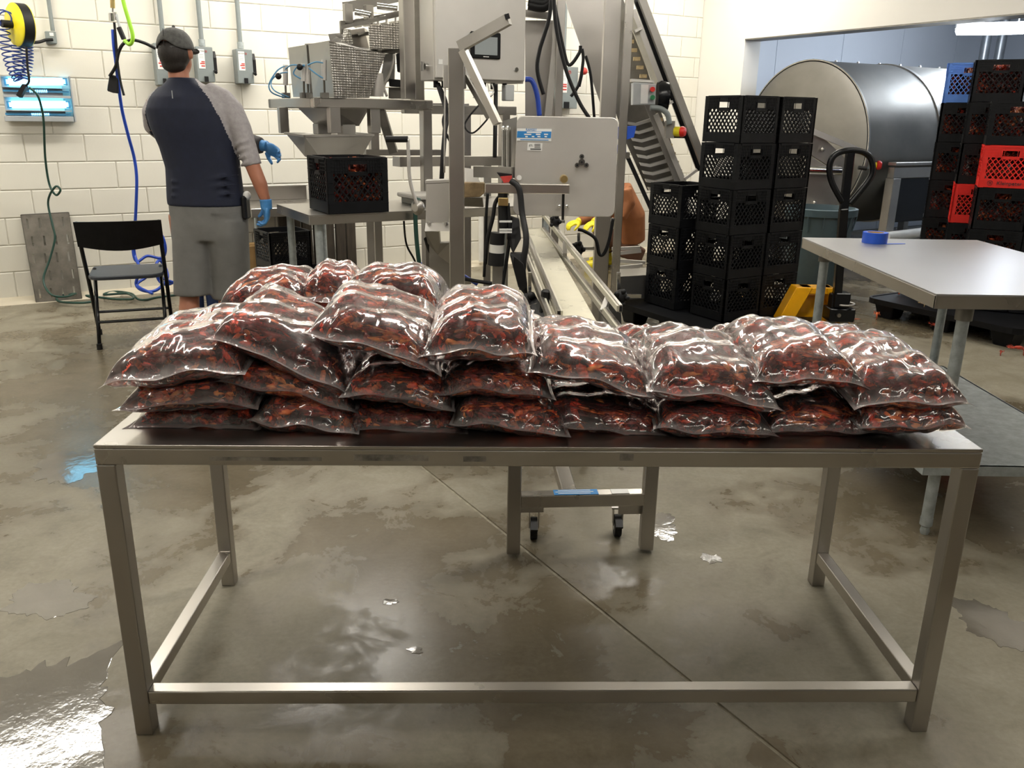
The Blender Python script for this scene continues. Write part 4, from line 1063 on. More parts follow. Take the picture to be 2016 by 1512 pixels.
# second tier of buckets
for pts, mt in (([(725, 51, 5.3), (794, 43, 5.45), (794, 96, 5.45), (728, 97, 5.3)], 'dimple'), ([(677, 56, 5.45), (690, 58, 5.4), (700, 93, 5.4), (671, 86, 5.45)], 'dimple'),
                ([(689, 59, 5.35), (717, 55, 5.45), (727, 96, 5.45), (697, 91, 5.35)], 'steel_h'), ([(646, 67, 5.5), (671, 65, 5.6), (684, 88, 5.6), (650, 82, 5.5)], 'steel_light')):
    poly('feed_bucket', pts, 0, 0, mt if mt in M else 'steel', wm, ext=(.0, .12, 0))
for pts in ([(718, 100, 5.45), (795, 92, 5.5), (795, 104, 5.5), (745, 104, 5.45)], [(660, 70, 5.45), (677, 69, 5.45), (676, 74, 5.45), (665, 74, 5.45)], [(703, 64, 5.35), (725, 62, 5.4), (725, 68, 5.4), (706, 70, 5.35)]):
    poly('bucket_lip', pts, 0, .05, 'steel_dark', wm)
pbar('top_beam', (681, 14, 5.6), (800, -10, 6.1), .05, 'steel_dull', wm, h=.06)
post('upper_post', 684, 8, 5.58, .05, 'steel_dull', wm, ybot=45, rz=WANG); post('upper_post', 674, 41, 5.55, .03, 'steel_dark', wm, ybot=68, rz=WANG); post('upper_post', 725, 10, 5.6, .05, 'steel_dull', wm, ybot=40, rz=WANG)
for a, b in (((672, 54, 5.4), (800, 26, 5.5)), ((672, 48, 5.6), (800, 22, 5.7))): pbar('slanting_rail', a, b, .02, 'steel_dark', wm)
for a, b in (((743, 12, 5.42), (782, 17, 5.42)), ((699, 24, 5.5), (730, 30, 5.5))):
    m = MB(); m.cyl(at(*a), at(*b), .018, 14); m.build('air_cylinder', M['chrome'], wm, auto=40)
for x in (700, 718, 735, 752, 770, 786):
    poly('vibrating_pan', [(x-6, 52-(x-700)*.12, 5.6), (x+7, 50-(x-700)*.12, 5.6), (x+7, 36-(x-700)*.12, 5.65), (x-5, 38-(x-700)*.12, 5.65)], 0, .1, 'steel_light', wm)
# main upright post and the control cabinet
p = at(804, 193, 5.2); wbox('main_post', Vector((p.x, p.y, 0)), -.035, .035, -.035, .035, bz+.03, 2.6, 'steel', wm, .004)
p = at(822, 193, 5.7); wbox('rear_post', Vector((p.x, p.y, 0)), -.035, .035, -.035, .035, bz, 2.6, 'steel_dark', wm, .004)
# small actuators in front of the bucket plates
for x, y0, y1 in ((562, 128, 168), (598, 125, 160), (606, 128, 165), (638, 118, 158)):
    m = MB(); m.cyl(at(x, y0, 5.0 if x > 580 else 5.2), at(x, y1, 5.0 if x > 580 else 5.2), .015, 12); a_ = m.build('actuator', M['steel_light'], wm, auto=40)
    m = MB(); m.cyl(at(x, y1, 5.0 if x > 580 else 5.2), at(x+1, 190, 5.02 if x > 580 else 5.2), .006, 6); m.build('rod', M['steel_dark'], a_)
    m = MB(); m.box(at(x+1, 188, 5.0 if x > 580 else 5.2), (.04, .04, .03), WANG); m.build('clevis', M['steel_dark'], a_)
for i, pts in enumerate(([(560, 130, 5.1), (545, 140, 5.05), (530, 165, 5.05), (535, 182, 5.05), (560, 192, 5.1)], [(566, 142, 5.1), (548, 146, 5.04), (534, 160, 5.05), (540, 178, 5.0), (570, 192, 5.08)], [(600, 128, 4.98), (585, 132, 4.96), (578, 145, 4.96), (592, 155, 4.98)],
                         [(606, 128, 4.98), (622, 122, 4.96), (636, 124, 4.96)], [(608, 134, 4.98), (622, 145, 4.96), (636, 154, 4.96)], [(600, 130, 4.98), (575, 128, 4.98), (562, 136, 5.05)])):
    ptube('air_line', pts, .004, 'paleblue', wm, cnt=6)
for x, y in ((590, 132), (548, 150)):
    m = MB(); m.ell(at(x, y, 4.95), .018, 8, 6); m.build('air_fitting', M['black'], wm)
# parts between bucket and post: pale brackets, black valve blocks
poly('white_bracket', [(757, 106, 5.5), (778, 104, 5.5), (776, 160, 5.5), (748, 162, 5.5)], 0, .02, 'whitepl', wm)
ptube('drive_rod', [(776, 106, 5.4), (774, 125, 5.4), (766, 150, 5.4), (756, 170, 5.4), (762, 190, 5.4)], .008, 'steel_light', wm)
for pts in ([(779, 106, 5.45), (800, 100, 5.45), (800, 140, 5.45), (782, 142, 5.45)], [(765, 155, 5.45), (800, 158, 5.45), (800, 172, 5.45), (766, 170, 5.45)]):
    poly('valve_block', pts, 0, .08, 'black', wm, bevel=.004)
m = MB(); m.lathe([(.0001, 0), (.04, 0), (.045, .05), (.04, .13), (.0001, .13)], at(742, 190, 5.3), (0, 0, 1), 14); m.build('motor_can', M['steel_light'], wm, auto=40)
poly('gear_housing', [(765, 172, 5.5), (797, 172, 5.5), (797, 194, 5.5), (765, 194, 5.5)], 0, .12, 'steel_dark', wm)

cb0 = at(857, 158, 4.95); cz = cb0.z; C0 = Vector((cb0.x, cb0.y, cz))
cab = thing('control_cabinet', 'large stainless control cabinet with a small touch screen', 'cabinet', C0)
wbox('body', C0, 0, .585, .02, .2, 0, .95, 'steel_light', cab, .004)
wbox('door', C0, .003, .58, 0, .019, .012, .95, 'steel_light', cab, .005)
scx, scz = .335, .19
sc0 = WF(C0, .0, -.001, 0)
wbox('screen_bezel', C0, .215, .41, -.014, 0, .125, .265, 'blackpl', cab, .006)
wbox('screen', C0, .24, .385, -.016, -.0145, .145, .24, 'screen', cab, 0)
wbox('screen_mark', C0, .295, .33, -.0155, -.0145, .133, .137, 'white', cab, 0)
for a, z in ((.52, .075),):
    m = MB(); m.cyl(WF(C0, a, -.008, z), WF(C0, a, 0, z), .012, 14); k_ = m.build('lock', M['chrome'], cab, auto=40)
wbox('lock_plate', C0, .02, .045, -.003, 0, .085, .11, 'white', cab, 0)
m = MB(); m.cyl(WF(C0, -.02, .1, .075), WF(C0, 0, .1, .075), .02, 12); m.box(WF(C0, -.03, .1, .075), (.02, .012, .05), WANG); m.build('side_latch', M['chrome'], cab, auto=40)
for a in (.05, .1, .3, .36, .42, .5):
    m = MB(); m.cyl(WF(C0, a, .1, -.035), WF(C0, a, .1, 0), .014, 8); m.build('cable_gland', M['black'], cab)
# cables dropping out of the cabinet
cc = [([(862, 165, 5.05), (872, 195, 5.0), (880, 225, 4.9), (876, 260, 4.85), (872, 310, 4.8), (868, 380, 4.8)], .014, 'black', 'thick black cable dropping from the control cabinet beside the column'),
      ([(864, 165, 5.1), (880, 205, 5.0), (872, 240, 4.9), (884, 275, 4.9), (895, 290, 4.9)], .007, 'black', 'thin black cable curling left of the column below the cabinet'),
      ([(972, 165, 5.15), (970, 185, 5.1), (940, 210, 5.0), (915, 245, 5.0), (930, 262, 4.95), (955, 240, 4.9), (968, 220, 4.9)], .005, 'black', 'thin black cable looping below the right half of the cabinet'),
      ([(976, 165, 5.1), (976, 200, 5.1), (975, 250, 5.0), (974, 310, 5.0)], .012, 'black', 'black cable hanging straight down right of the bright arm')]
for pts, r, mt, lb in cc: cord('cable', pts, r, mt, lb, group='machine cables')
for i, pts in enumerate(([(960, 165, 5.1), (962, 180, 5.1), (948, 190, 5.05), (932, 192, 5.0)], [(968, 165, 5.1), (972, 182, 5.1), (955, 196, 5.05)])):
    cord('cable', pts, .004, 'whitepl', 'thin pale lead under the control cabinet, '+('upper' if i == 0 else 'lower')+' one', group='machine cables')
jb = thing('junction_box', 'small grey junction box below the right end of the control cabinet', 'box', at(1000, 200, 5.2))
m = MB(); m.box(at(1000, 183, 5.25), (.06, .05, .09), WANG); m.build('case', M['greylite'], jb, bevel=.004)

# ------------------------------------------------------------------ bagging head: column, arms, levers
bg = thing('bagging_stand', 'square steel column with folding arms beside the nameplate box', 'machine', at(900, 560, 4.0)*1.0)
post('column', 898, 96, 4.0, .068, 'steel', bg, z0=.0)
post('side_plate', 880, 128, 4.06, .035, 'steel_light', bg, ybot=173); post('side_plate', 913, 130, 4.06, .022, 'steel_light', bg, ybot=175)
pbar('upper_arm', (905, 92, 3.98), (1002, 38, 3.9), .035, 'steel_dull', bg, h=.045)
pbar('arm_hook', (994, 34, 3.88), (1003, 31, 3.88), .02, 'black', bg)
pbar('swing_arm', (912, 100, 3.95), (980, 244, 3.9), .052, 'steel_h', bg, h=.03)
pbar('swing_arm_back', (916, 150, 4.06), (962, 232, 4.02), .02, 'steel_dark', bg)
for x, y0, y1 in ((876, 173, 340), (911, 173, 260)): ptube('thin_rod', [(x, y0, 4.05), (x-1, y1, 4.05)], .004, 'steel_light', bg)
# small chute to the left of the column
ck = thing('drip_chute', 'stainless bent chute with an angled spout left of the column', 'chute', at(862, 480, 4.15))
poly('upper_sheet', [(839, 361, 4.2), (884, 359, 4.2), (884, 438, 4.2), (838, 438, 4.2)], 0, .012, 'steel_light', ck)
poly('top_cap', [(837, 356, 4.2), (884, 354, 4.2), (884, 360, 4.2), (837, 362, 4.2)], 0, .1, 'steel_light', ck)
poly('flange', [(838, 439, 4.19), (884, 439, 4.19), (886, 455, 4.12), (836, 455, 4.12)], 0, .012, 'steel_light', ck)
poly('spout', [(837, 456, 4.13), (864, 456, 4.13), (866, 479, 4.16), (884, 478, 4.16), (885, 520, 4.2), (862, 502, 4.2), (842, 479, 4.16)], 0, .06, 'steel_dull', ck)
for x in (845, 878):
    m = MB(); m.ell(at(x, 440, 4.17), .01, 8, 6); m.build('bolt', M['steel'], ck)
poly('support_leg', [(845, 480, 4.32), (885, 480, 4.32), (885, 620, 4.32), (845, 620, 4.32)], 0, .03, 'steel_dull', ck)
# panel box with the blue nameplate
pn = thing('metal_detector_box', 'square stainless box with a blue and white nameplate above the belt', 'machine', at(1110, 428, 4.1))
def rrect(x0, y0, x1, y1, r, Y, skew=0):
    out = []
    for cx, cy, a0 in ((x1-r, y0+r, -90), (x1-r, y1-r, 0), (x0+r, y1-r, 90), (x0+r, y0+r, 180)):
        for k in range(5):
            a = math.radians(a0+k*22.5); x = cx+r*math.cos(a); y = cy+r*math.sin(a)
            out.append(at(x-(y-y0)*.042, y+(x-x0)*.018, Y))
    return out
PY = 4.0
m = MB(); m.prism(rrect(1018, 228, 1218, 424, 13, PY), (0, .16, 0)); m.build('housing', M['steel_light'], pn, bevel=.003)
for (x0, y0, x1, y1, mt, dy, nm) in ((1018, 253, 1086, 277, 'white', .001, 'nameplate'), (1018.5, 258, 1085.5, 271, 'blueprint', .002, 'nameplate_band'), (1039, 281, 1068, 296, 'white', .001, 'sticker')):
    m = MB(); m.prism([at(x, y, PY-dy) for x, y in ((x0, y0), (x1, y0+1), (x1-1, y1+1), (x0-1, y1))], (0, -.001, 0)); m.build(nm, M[mt], pn)
nx = (at(1086, 254, PY)-at(1018, 253, PY)).normalized()
text('nameplate_lettering', 'RAMSEY', .014, M['blueprint'], pn, at(1046, 255.5, PY-.0025), nx, (0, 0, 1))
text('nameplate_lettering', 'Thermo', .009, M['print'], pn, at(1068, 256, PY-.0025), nx, (0, 0, 1)) if False else None
for x0, x1, y in ((1037, 1066, 260.5), (1032, 1046, 264.5), (1055, 1064, 264.5), (1071, 1079, 264.5), (1034, 1039, 269), (1047, 1052, 269), (1058, 1064, 269), (1072, 1077, 269)):
    m = MB(); m.prism([at(x, yy, PY-.0032) for x, yy in ((x0, y-1.3), (x1, y-1.1), (x1, y+1.4), (x0, y+1.2))], (0, -.0006, 0)); m.build('nameplate_field', M['white'], pn)
m = MB(); m.prism([at(x, yy, PY-.0022) for x, yy in ((1024, 274), (1080, 275), (1080, 276.5), (1024, 275.5))], (0, -.0006, 0)); m.build('nameplate_line', M['blueprint'], pn)
text('sticker_lettering', 'ETL', .012, M['print'], pn, at(1045.5, 286.5, PY-.0025), nx, (0, 0, 1))
for y in (284, 287, 290):
    m = MB(); m.prism([at(x, yy, PY-.0022) for x, yy in ((1052, y-.6), (1064, y-.6), (1064, y+.6), (1052, y+.6))], (0, -.0006, 0)); m.build('sticker_line', M['print'], pn)
m = MB(); m.prism([at(x, yy, PY-.0022) for x, yy in ((1044, 292.4), (1065, 292.6), (1065, 294.6), (1044, 294.4))], (0, -.0006, 0)); m.build('sticker_line', M['print'], pn)
kc = (1145, 319)
for dx, dy in ((0, -11), (-9, 6), (9, 6), (0, 0)):
    q = at(kc[0]+dx, kc[1]+dy, PY); m = MB(); m.cyl(q-Vector((0, .012, 0)), q, .011 if dx or dy else .015, 14); kb = m.build('knob_lobe', M['chrome'], pn, auto=40)
    m = MB(); m.cyl(q-Vector((0, .0135, 0)), q-Vector((0, .0118, 0)), .005, 10); m.build('socket', M['black'], kb)
q = at(1022, 350, PY); m = MB(); m.cyl(q-Vector((0, .004, 0)), q, .012, 14); m.build('plug', M['white'], pn, auto=40)
q = at(1110, 352, PY-.05); m = MB(); m.lathe([(.0001, -.03), (.016, -.03), (.019, -.02), (.019, .02), (.016, .03), (.0001, .03)], q, (0, -1, 0), 12); m.build('brass_knob', M['brass'], pn, auto=40)
for x0, x1 in ((1095, 1107), (1110, 1121)):
    m = MB(); m.prism([at(x, y, PY-.004) for x, y in ((x0, 383), (x1, 383), (x1-1, 413), (x0-1, 413))], (0, .004, 0)); lg = m.build('bracket', M['steel_light'], pn)
    m = MB(); m.ell(at((x0+x1)/2, 406, PY-.008), .009, 10, 6); m.build('bolt', M['chrome'], lg, smooth=True)
pbar('clamp_bar', (955, 370, 3.85), (1121, 372, 3.85), .05, 'steel_h', pn, h=.042, bevel=.003)
pbar('vertical_rod', (1109, 382, 3.86), (1108, 432, 3.9), .012, 'black', pn)
for y0 in (250,):
    for x in (1004, 1013): ptube('vertical_spring_rod', [(x-14, 246, 4.05), (x-14, 340, 4.05)], .007, 'chrome', pn); ptube('vertical_spring_rod', [(x-9, 250, 4.1), (x-9, 335, 4.1)], .005, 'steel_dark', pn)
poly('side_wing', [(990, 238, 4.2), (1018, 230, 4.06), (1016, 340, 4.06), (1003, 345, 4.15), (1000, 255, 4.2)], 0, .01, 'steel', pn)
pbar('guide_beam', (935, 338, 4.1), (1010, 340, 4.0), .03, 'steel_dull', pn, h=.05)
poly('red_sensor', [(985, 348, 3.95), (1008, 346, 3.95), (1008, 358, 3.95), (992, 360, 3.95)], 0, .04, 'redprint', pn); poly('sensor_body', [(978, 340, 3.97), (1008, 343, 3.97), (1008, 348, 3.97), (985, 349, 3.97)], 0, .05, 'black', pn)
# worn block and tray beside the column
bl = thing('worn_block', 'worn cream plastic block on a tray right of the column', 'block', at(930, 388, 4.1))
poly('block', [(908, 359, 4.1), (954, 361, 4.1), (954, 380, 4.1), (945, 388, 4.1), (908, 389, 4.1)], 0, .08, 'blockp' if 'blockp' in M else 'wood', bl, bevel=.004)
poly('tray', [(908, 330, 4.3), (930, 333, 4.3), (946, 360, 4.15), (908, 358, 4.15)], 0, .02, 'steel_light', bl)
poly('under_tray', [(908, 390, 4.12), (950, 390, 4.12), (952, 408, 4.2), (908, 406, 4.2)], 0, .05, 'steel_dull', bl)
# drive cables and black valve bodies left of the belt
vb = thing('drive_unit', 'black motor and valve cluster at the left side of the belt conveyor', 'motor', at(990, 560, 3.9))
for pts, r, mt in (([(990, 362, 3.85), (990, 400, 3.85), (992, 450, 3.85)], .022, 'black'), ([(1006, 356, 3.8), (1022, 372, 3.78), (1028, 420, 3.76), (1036, 470, 3.7), (1030, 520, 3.68), (1028, 570, 3.68)], .014, 'black'),
                   ([(985, 385, 3.88), (975, 400, 3.86), (970, 430, 3.86), (960, 470, 3.86), (955, 520, 3.86)], .009, 'black'), ([(960, 380, 3.9), (957, 430, 3.9), (956, 480, 3.9), (953, 545, 3.9)], .007, 'black'), ([(1000, 400, 3.84), (1003, 470, 3.84), (990, 560, 3.84), (988, 595, 3.84)], .008, 'black')):
    ptube('cable', pts, r, mt, vb)
m = MB(); m.box(at(991, 397, 3.83), (.045, .03, .035)); m.build('connector', M['brass'], vb, bevel=.003)
for y0, y1, mt, r in ((458, 482, 'black', .033), (481, 497, 'whitepl', .034), (497, 522, 'black', .037)):
    m = MB(); m.cyl(at(980-(y0-458)*.06, y0, 3.84), at(980-(y1-458)*.06, y1, 3.84), r, 16); m.build('motor_section', M[mt], vb, auto=40)
post('motor_leg', 980, 520, 3.86, .05, 'steel_dull', vb, z0=0)
poly('black_cover', [(1000, 425, 3.86), (1022, 432, 3.84), (1026, 470, 3.8), (1010, 500, 3.8), (998, 470, 3.84)], 0, .05, 'black', vb, bevel=.004)
for y in (436, 452, 457): pbar('white_clip', (983, y, 3.8), (1008, y, 3.8), .008, 'white', vb)
for pts in ([(1030, 520, 3.6), (1012, 505, 3.6), (1010, 525, 3.6), (1020, 560, 3.6), (1030, 575, 3.6), (1038, 560, 3.6), (1035, 535, 3.6)],): poly('splash_guard', pts, 0, .03, 'black', vb)
poly('black_bag', [(1003, 500, 3.7), (1030, 500, 3.7), (1038, 560, 3.65), (1040, 590, 3.6), (1020, 565, 3.65)], 0, .06, 'black', vb, bevel=.006)

# ------------------------------------------------------------------ belt conveyor running up to the packing table
cv = thing('belt_conveyor', 'narrow cream belt conveyor with steel guide rails', 'conveyor', at(1100, 700, 3.4)*Vector((1, 1, 0)) if False else Vector((.2, 3.6, 0)))
NY, FYc = 2.80, 4.95
nL, nR = at(1090, 660, NY), at(1190, 660, NY); fL, fR = at(1030, 449, FYc), at(1070, 449, FYc)
m = MB(); m.prism([nL, nR, fR, fL], (0, 0, -.012)); m.build('belt', M['belt'], cv)
m = MB(); m.prism([nL+Vector((.005, .05, -.014)), nR+Vector((-.005, .05, -.014)), fR+Vector((-.003, 0, -.014)), fL+Vector((.003, 0, -.014))], (0, 0, -.05)); m.build('bed', M['steel_dull'], cv)
m = MB(); m.cyl(nL+Vector((0, .0, -.03)), nR+Vector((0, .0, -.03)), .024, 16); m.build('end_roller', M['belt'], cv, auto=40)
def rail(a, b, off, mat2='beige'):
    A, B = at(*a), at(*b)
    m = MB(); m.bar(A, B, .014, .03, up=(0, 0, 1)); r_ = m.build('guide_rail', M['steel_h'], cv, bevel=.002)
    m = MB(); m.bar(A+Vector((off, 0, 0)), B+Vector((off, 0, 0)), .008, .022, up=(0, 0, 1)); m.build('wear_strip', M[mat2], r_)
    m = MB(); m.box(A+Vector((0, -.002, 0)), (.01, .002, .02)); m.build('end_cap', M['black'], r_)
rail((1222, 608, 3.05), (1073, 424, 4.95), -.011)
rail((1222, 650, 2.95), (1070, 452, 4.9), -.011)
rail((1100, 618, 2.95), (1020, 424, 4.9), .011)
rail((1092, 656, 2.82), (1032, 500, 3.9), .011)
for (x, y, Y), (x2, y2, Y2) in (((1197, 586, 3.25), (1187, 613, 3.2)), ((1112, 478, 4.2), (1112, 502, 4.1))): pbar('rail_spacer', (x, y, Y), (x2, y2, Y2), .02, 'steel_light', cv)
for x, yt, yb, Y in ((1043, 536, 592, 3.45), (1218, 536, 578, 3.45), (1139, 458, 486, 4.3)):
    pbar('threaded_stud', (x, yt, Y), (x, yb, Y), .014, 'chrome', cv)
for a, b in (((1222, 582, 3.4), (1262, 583, 3.4)), ((1148, 489, 4.25), (1170, 489, 4.25)), ((1004, 591, 3.5), (1028, 591, 3.5)), ((1103, 436, 4.6), (1112, 436, 4.6))): pbar('cross_stud', a, b, .014, 'chrome', cv)
def clampy(x, y, Y, s=1.0):
    c = at(x, y, Y); m = MB(); m.ell(c, (.035*s, .03, .04*s), 10, 8)
    for k in range(5):
        a = k*2*math.pi/5; m.ell(c+Vector((.03*s*math.cos(a), -.02, .035*s*math.sin(a))), .014*s, 8, 6)
    return m.build('clamp_knob', M['black'], cv, smooth=True)
clampy(1040, 600, 3.4, 1.25); clampy(1222, 585, 3.35, .8); clampy(1137, 490, 4.2, .9); clampy(1093, 436, 4.6, .8)
pbar('clamp_block', (1075, 570, 3.2), (1070, 618, 3.2), .035, 'black', cv, h=.03, bevel=.008)
pbar('clamp_arm', (1040, 605, 3.35), (1070, 595, 3.3), .012, 'steel', cv)
poly('side_skirt', [(1038, 588, 3.45), (1050, 575, 3.45), (1088, 640, 3.0), (1095, 660, 2.95), (1060, 660, 3.0), (1045, 625, 3.2)], 0, .01, 'black', cv)
poly('side_plate', [(1195, 575, 3.6), (1222, 600, 3.2), (1224, 650, 3.05), (1200, 620, 3.3)], 0, .01, 'black', cv)
poly('drive_cover', [(1180, 612, 3.5), (1205, 640, 3.3), (1200, 660, 3.2), (1178, 645, 3.4)], 0, .04, 'steel_dark', cv)
# stand of the conveyor: H frame on casters
cs = thing('conveyor_stand', 'stainless H-frame stand on casters behind the packing table', 'stand', (.24, 2.7, 0))
zt_ = .665
for x, y in ((.013, 2.56), (.472, 2.60)):
    m = MB(); m.box((x, y, .012+(zt_-.012)/2), (.046, .046, zt_-.012)); m.build('leg', M['steel'], cs, bevel=.003)
m = MB(); m.box((.242, 2.58, .205), (.42, .045, .045), .08); m.build('cross_bar', M['steel_h'], cs, bevel=.003)
m = MB(); m.box((.242, 2.60, zt_+.02), (.62, .06, .04), .05); m.build('top_bar', M['steel_h'], cs, bevel=.003)
m = MB(); m.bar((.2, 2.6, .205), (.13, 3.55, .24), .05, .045); m.build('spine_bar', M['steel_h'], cs, bevel=.003)
m = MB(); m.box((-.02, 3.5, .16), (.8, .05, .045), .04); m.build('rear_bar', M['steel_h'], cs, bevel=.003)
m = MB(); m.box((.22, 2.578, .2285), (.15, .04, .0015), .08); lb = m.build('label_plate', M['blueprint'], cs)
for yy in (-.012, .0, .012):
    m = MB(); m.box((.215, 2.578+yy, .2297), (.11 if yy else .13, .004, .0008), .08); m.build('label_line', M['white'], lb)
m = MB(); m.box((.37, 2.59, .2285), (.06, .035, .0015), .08); m.build('sticker', M['white'], cs)
for x, y, s in ((.085, 2.68, 1), (.385, 2.71, -1), (-.36, 3.36, 1), (.32, 3.4, -1)):
    m = MB(); m.cyl((x-.012, y, .04), (x+.012, y, .04), .04, 22); w_ = m.build('caster_wheel', M['black'], cs, auto=40)
    m = MB(); m.cyl((x-.0135, y, .04), (x+.0135, y, .04), .017, 12); m.build('hub', M['greylite'], w_, auto=40)
    m = MB(); m.prism([(x-.018, y-.015, .045), (x-.018, y+.015, .045), (x-.018, y+.03, .11), (x-.018, y-.01, .11)], (.003, 0, 0)); m.prism([(x+.015, y-.015, .045), (x+.015, y+.015, .045), (x+.015, y+.03, .11), (x+.015, y-.01, .11)], (.003, 0, 0)); m.box((x, y+.01, .112), (.05, .05, .006)); m.build('caster_fork', M['steel'], cs)
    m = MB(); m.bar((x+s*.0, y-.03, .075), (x+.0, y-.06, .06), .025, .008); m.build('brake_pedal', M['black'], cs)
for s, x in ((1, .07), (-1, .415)):
    m = MB(); m.box((x, 2.605, .16), (.09, .004, .045), .08); m.build('mounting_plate', M['steel'], cs)
for y in (3.36,): 
    for x in (-.36, .32):
        m = MB(); m.box((x, y+.05, .13), (.06, .15, .03)); m.build('caster_arm', M['steel'], cs)

# ------------------------------------------------------------------ inclined conveyor rising from the crates
ic = thing('inclined_conveyor', 'steep inclined flighted conveyor climbing past the rear wall', 'conveyor', (1.2, 6.9, 0))
YI = 6.7
poly('side_chute', [(1112, -8, YI-.25), (1190, -8, YI-.25), (1198, 80, YI-.25), (1200, 230, YI-.25), (1192, 232, YI-.25), (1118, 18, YI-.25)], 0, .03, 'steel', ic)
poly('belt_bed', [(1170, -8, YI+.12), (1225, -8, YI+.12), (1350, 365, YI+.12), (1275, 375, YI+.12), (1228, 270, YI+.12), (1190, 150, YI+.12)], 0, .02, 'steel_dark', ic)
pbar('outer_rail', (1262, -5, YI-.1), (1388, 330, YI-.1), .075, 'steel_dull', ic, h=.05)
pbar('outer_rail_back', (1252, -5, YI), (1378, 335, YI), .03, 'blackmetal', ic, h=.05)
pbar('inner_rail', (1236, 20, YI-.05), (1300, 190, YI-.05), .03, 'beige', ic, h=.04); pbar('inner_rail', (1246, 20, YI-.05), (1308, 180, YI-.05), .02, 'steel', ic, h=.04)
pbar('lower_rail', (1290, 225, YI-.05), (1350, 370, YI-.05), .05, 'steel_light', ic, h=.04); pbar('middle_rail', (1270, 190, YI-.05), (1336, 360, YI-.05), .03, 'steel_dull', ic, h=.05)
pbar('lower_edge', (1236, 310, YI-.12), (1290, 430, YI-.12), .02, 'black', ic, h=.03)
for k in range(17):
    t = k/16; x = 1241+t*101; y = 82+t*272
    if 150 < y < 222: continue
    m = MB(); m.box(at(x, y, YI-.02), (.05, .03, .026), .0); m.build('belt_lug', M['wood'], ic)
for k in range(9):
    t = k/8; xl, xr, y = 1233+t*43, 1284+t*50, 235+t*130
    poly('flight', [(xl, y+4, YI), (xl+20, y+7, YI), (xr, y-3, YI), (xr+2, y+3, YI), (xl+20, y+13, YI), (xl+3, y+10, YI)], 0, .06, 'steel_light', ic)
for x, yt, Yp, w, mt in ((1106, -8, 5.9, .05, 'steel'), (1093, -8, 6.0, .02, 'steel_light'), (1207, -8, 5.75, .1, 'steel'), (1240, -8, 5.6, .05, 'steel_h')):
    post('upright', x, yt, Yp, w, mt, ic, z0=0)
pbar('leaning_strut', (1104, -5, 5.95), (1078, 235, 5.9), .045, 'steel_dull', ic); pbar('top_tie', (1030, 26, 6.0), (1085, 32, 6.0), .06, 'steel_dull', ic, h=.04)
pbar('cross_tie', (1180, 233, 5.9), (1215, 310, 5.9), .04, 'steel_dull', ic) if False else None
poly('cross_plate', [(1217, 300, 5.7), (1240, 300, 5.65), (1240, 312, 5.65), (1217, 312, 5.7)], 0, .05, 'steel', ic)
for a, b in (((1300, 212, YI-.08), (1324, 200, YI-.08)), ((1348, 352, YI-.08), (1372, 334, YI-.08)), ((1250, 62, YI-.1), (1263, 55, YI-.1))): pbar('tie_bracket', a, b, .05, 'steel_light', ic, h=.02)
poly('base_skid', [(1215, 545, 5.9), (1300, 540, 6.2), (1300, 585, 6.2), (1215, 592, 5.9)], 0, .3, 'steel_dull', ic)
for a, b in (((1205, 490, 6.6), (1260, 488, 6.6)), ((1205, 500, 6.6), (1262, 494, 6.6)), ((1205, 512, 6.6), (1270, 517, 6.6)), ((1210, 528, 6.5), (1265, 522, 6.5))): pbar('base_rod', a, b, .025, 'steel_light', ic)
# grey wall-like sheet behind the cabinet
poly('back_sheet', [(1034, 40, 6.05), (1090, 40, 6.05), (1092, 230, 6.05), (1034, 230, 6.05)], 0, .02, 'steel', ic)
for pts in ([(1040, 10, 5.8), (1070, 14, 5.8), (1086, 0, 5.8)], [(1040, 2, 5.8), (1070, 6, 5.8), (1082, -6, 5.8)]): ptube('cable_coil', pts, .03, 'black', ic)
# operator box on the conveyor
ob = thing('push_button_box', 'grey control box with red and green buttons on the inclined conveyor', 'control box', at(1270, 205, 6.3))
poly('case', [(1247, 162, 6.35), (1292, 165, 6.35), (1290, 206, 6.35), (1246, 207, 6.35)], 0, .12, 'greylite', ob, bevel=.004)
poly('label', [(1262, 166, 6.345), (1277, 167, 6.345), (1275, 204, 6.345), (1261, 204, 6.345)], 0, .004, 'white', ob)
for y, mt in ((176, 'redpl'), (192, 'greenb')):
    if mt not in M: M['greenb'] = plain('green_button', (.02, .22, .08), .4)
    q = at(1284, y, 6.34); m = MB(); m.cyl(q-Vector((0, .03, 0)), q, .017, 14); m.build('button', M[mt], ob, auto=40)
m = MB(); m.lathe([(.0001, 0), (.1, 0), (.11, .03), (.1, .08), (.0001, .09)], at(1293, 190, 6.45), (1, 0, 0), 16); m.build('motor_end', M['blackmetal'], ob, auto=40)
poly('lid', [(1243, 155, 6.4), (1288, 158, 6.4), (1288, 163, 6.4), (1243, 161, 6.4)], 0, .16, 'steel_light', ob)
ptube('conduit', [(1280, 212, 6.35), (1300, 214, 6.35), (1314, 225, 6.35), (1318, 245, 6.35)], .02, 'greybox', ob)
eb = thing('emergency_stop', 'yellow and red emergency stop button on the inclined conveyor rail', 'button', at(1330, 262, 6.4))
m = MB(); m.box(at(1318, 255, 6.4), (.06, .08, .12)); m.build('bracket', M['steel_dull'], eb)
q = at(1328, 259, 6.38); m = MB(); m.cyl(q, q+Vector((.04, -.02, 0)), .035, 16); m.build('collar', M['yellowb'], eb, auto=40)
m = MB(); m.lathe([(.0001, .085), (.03, .08), (.038, .065), (.038, .05), (.022, .04)], q, (1, -.6, 0), 16); m.build('knob', M['redpl'], eb, auto=40)
m = MB(); m.box(at(1332, 269, 6.42), (.13, .05, .02)); m.build('shelf', M['blackmetal'], eb)
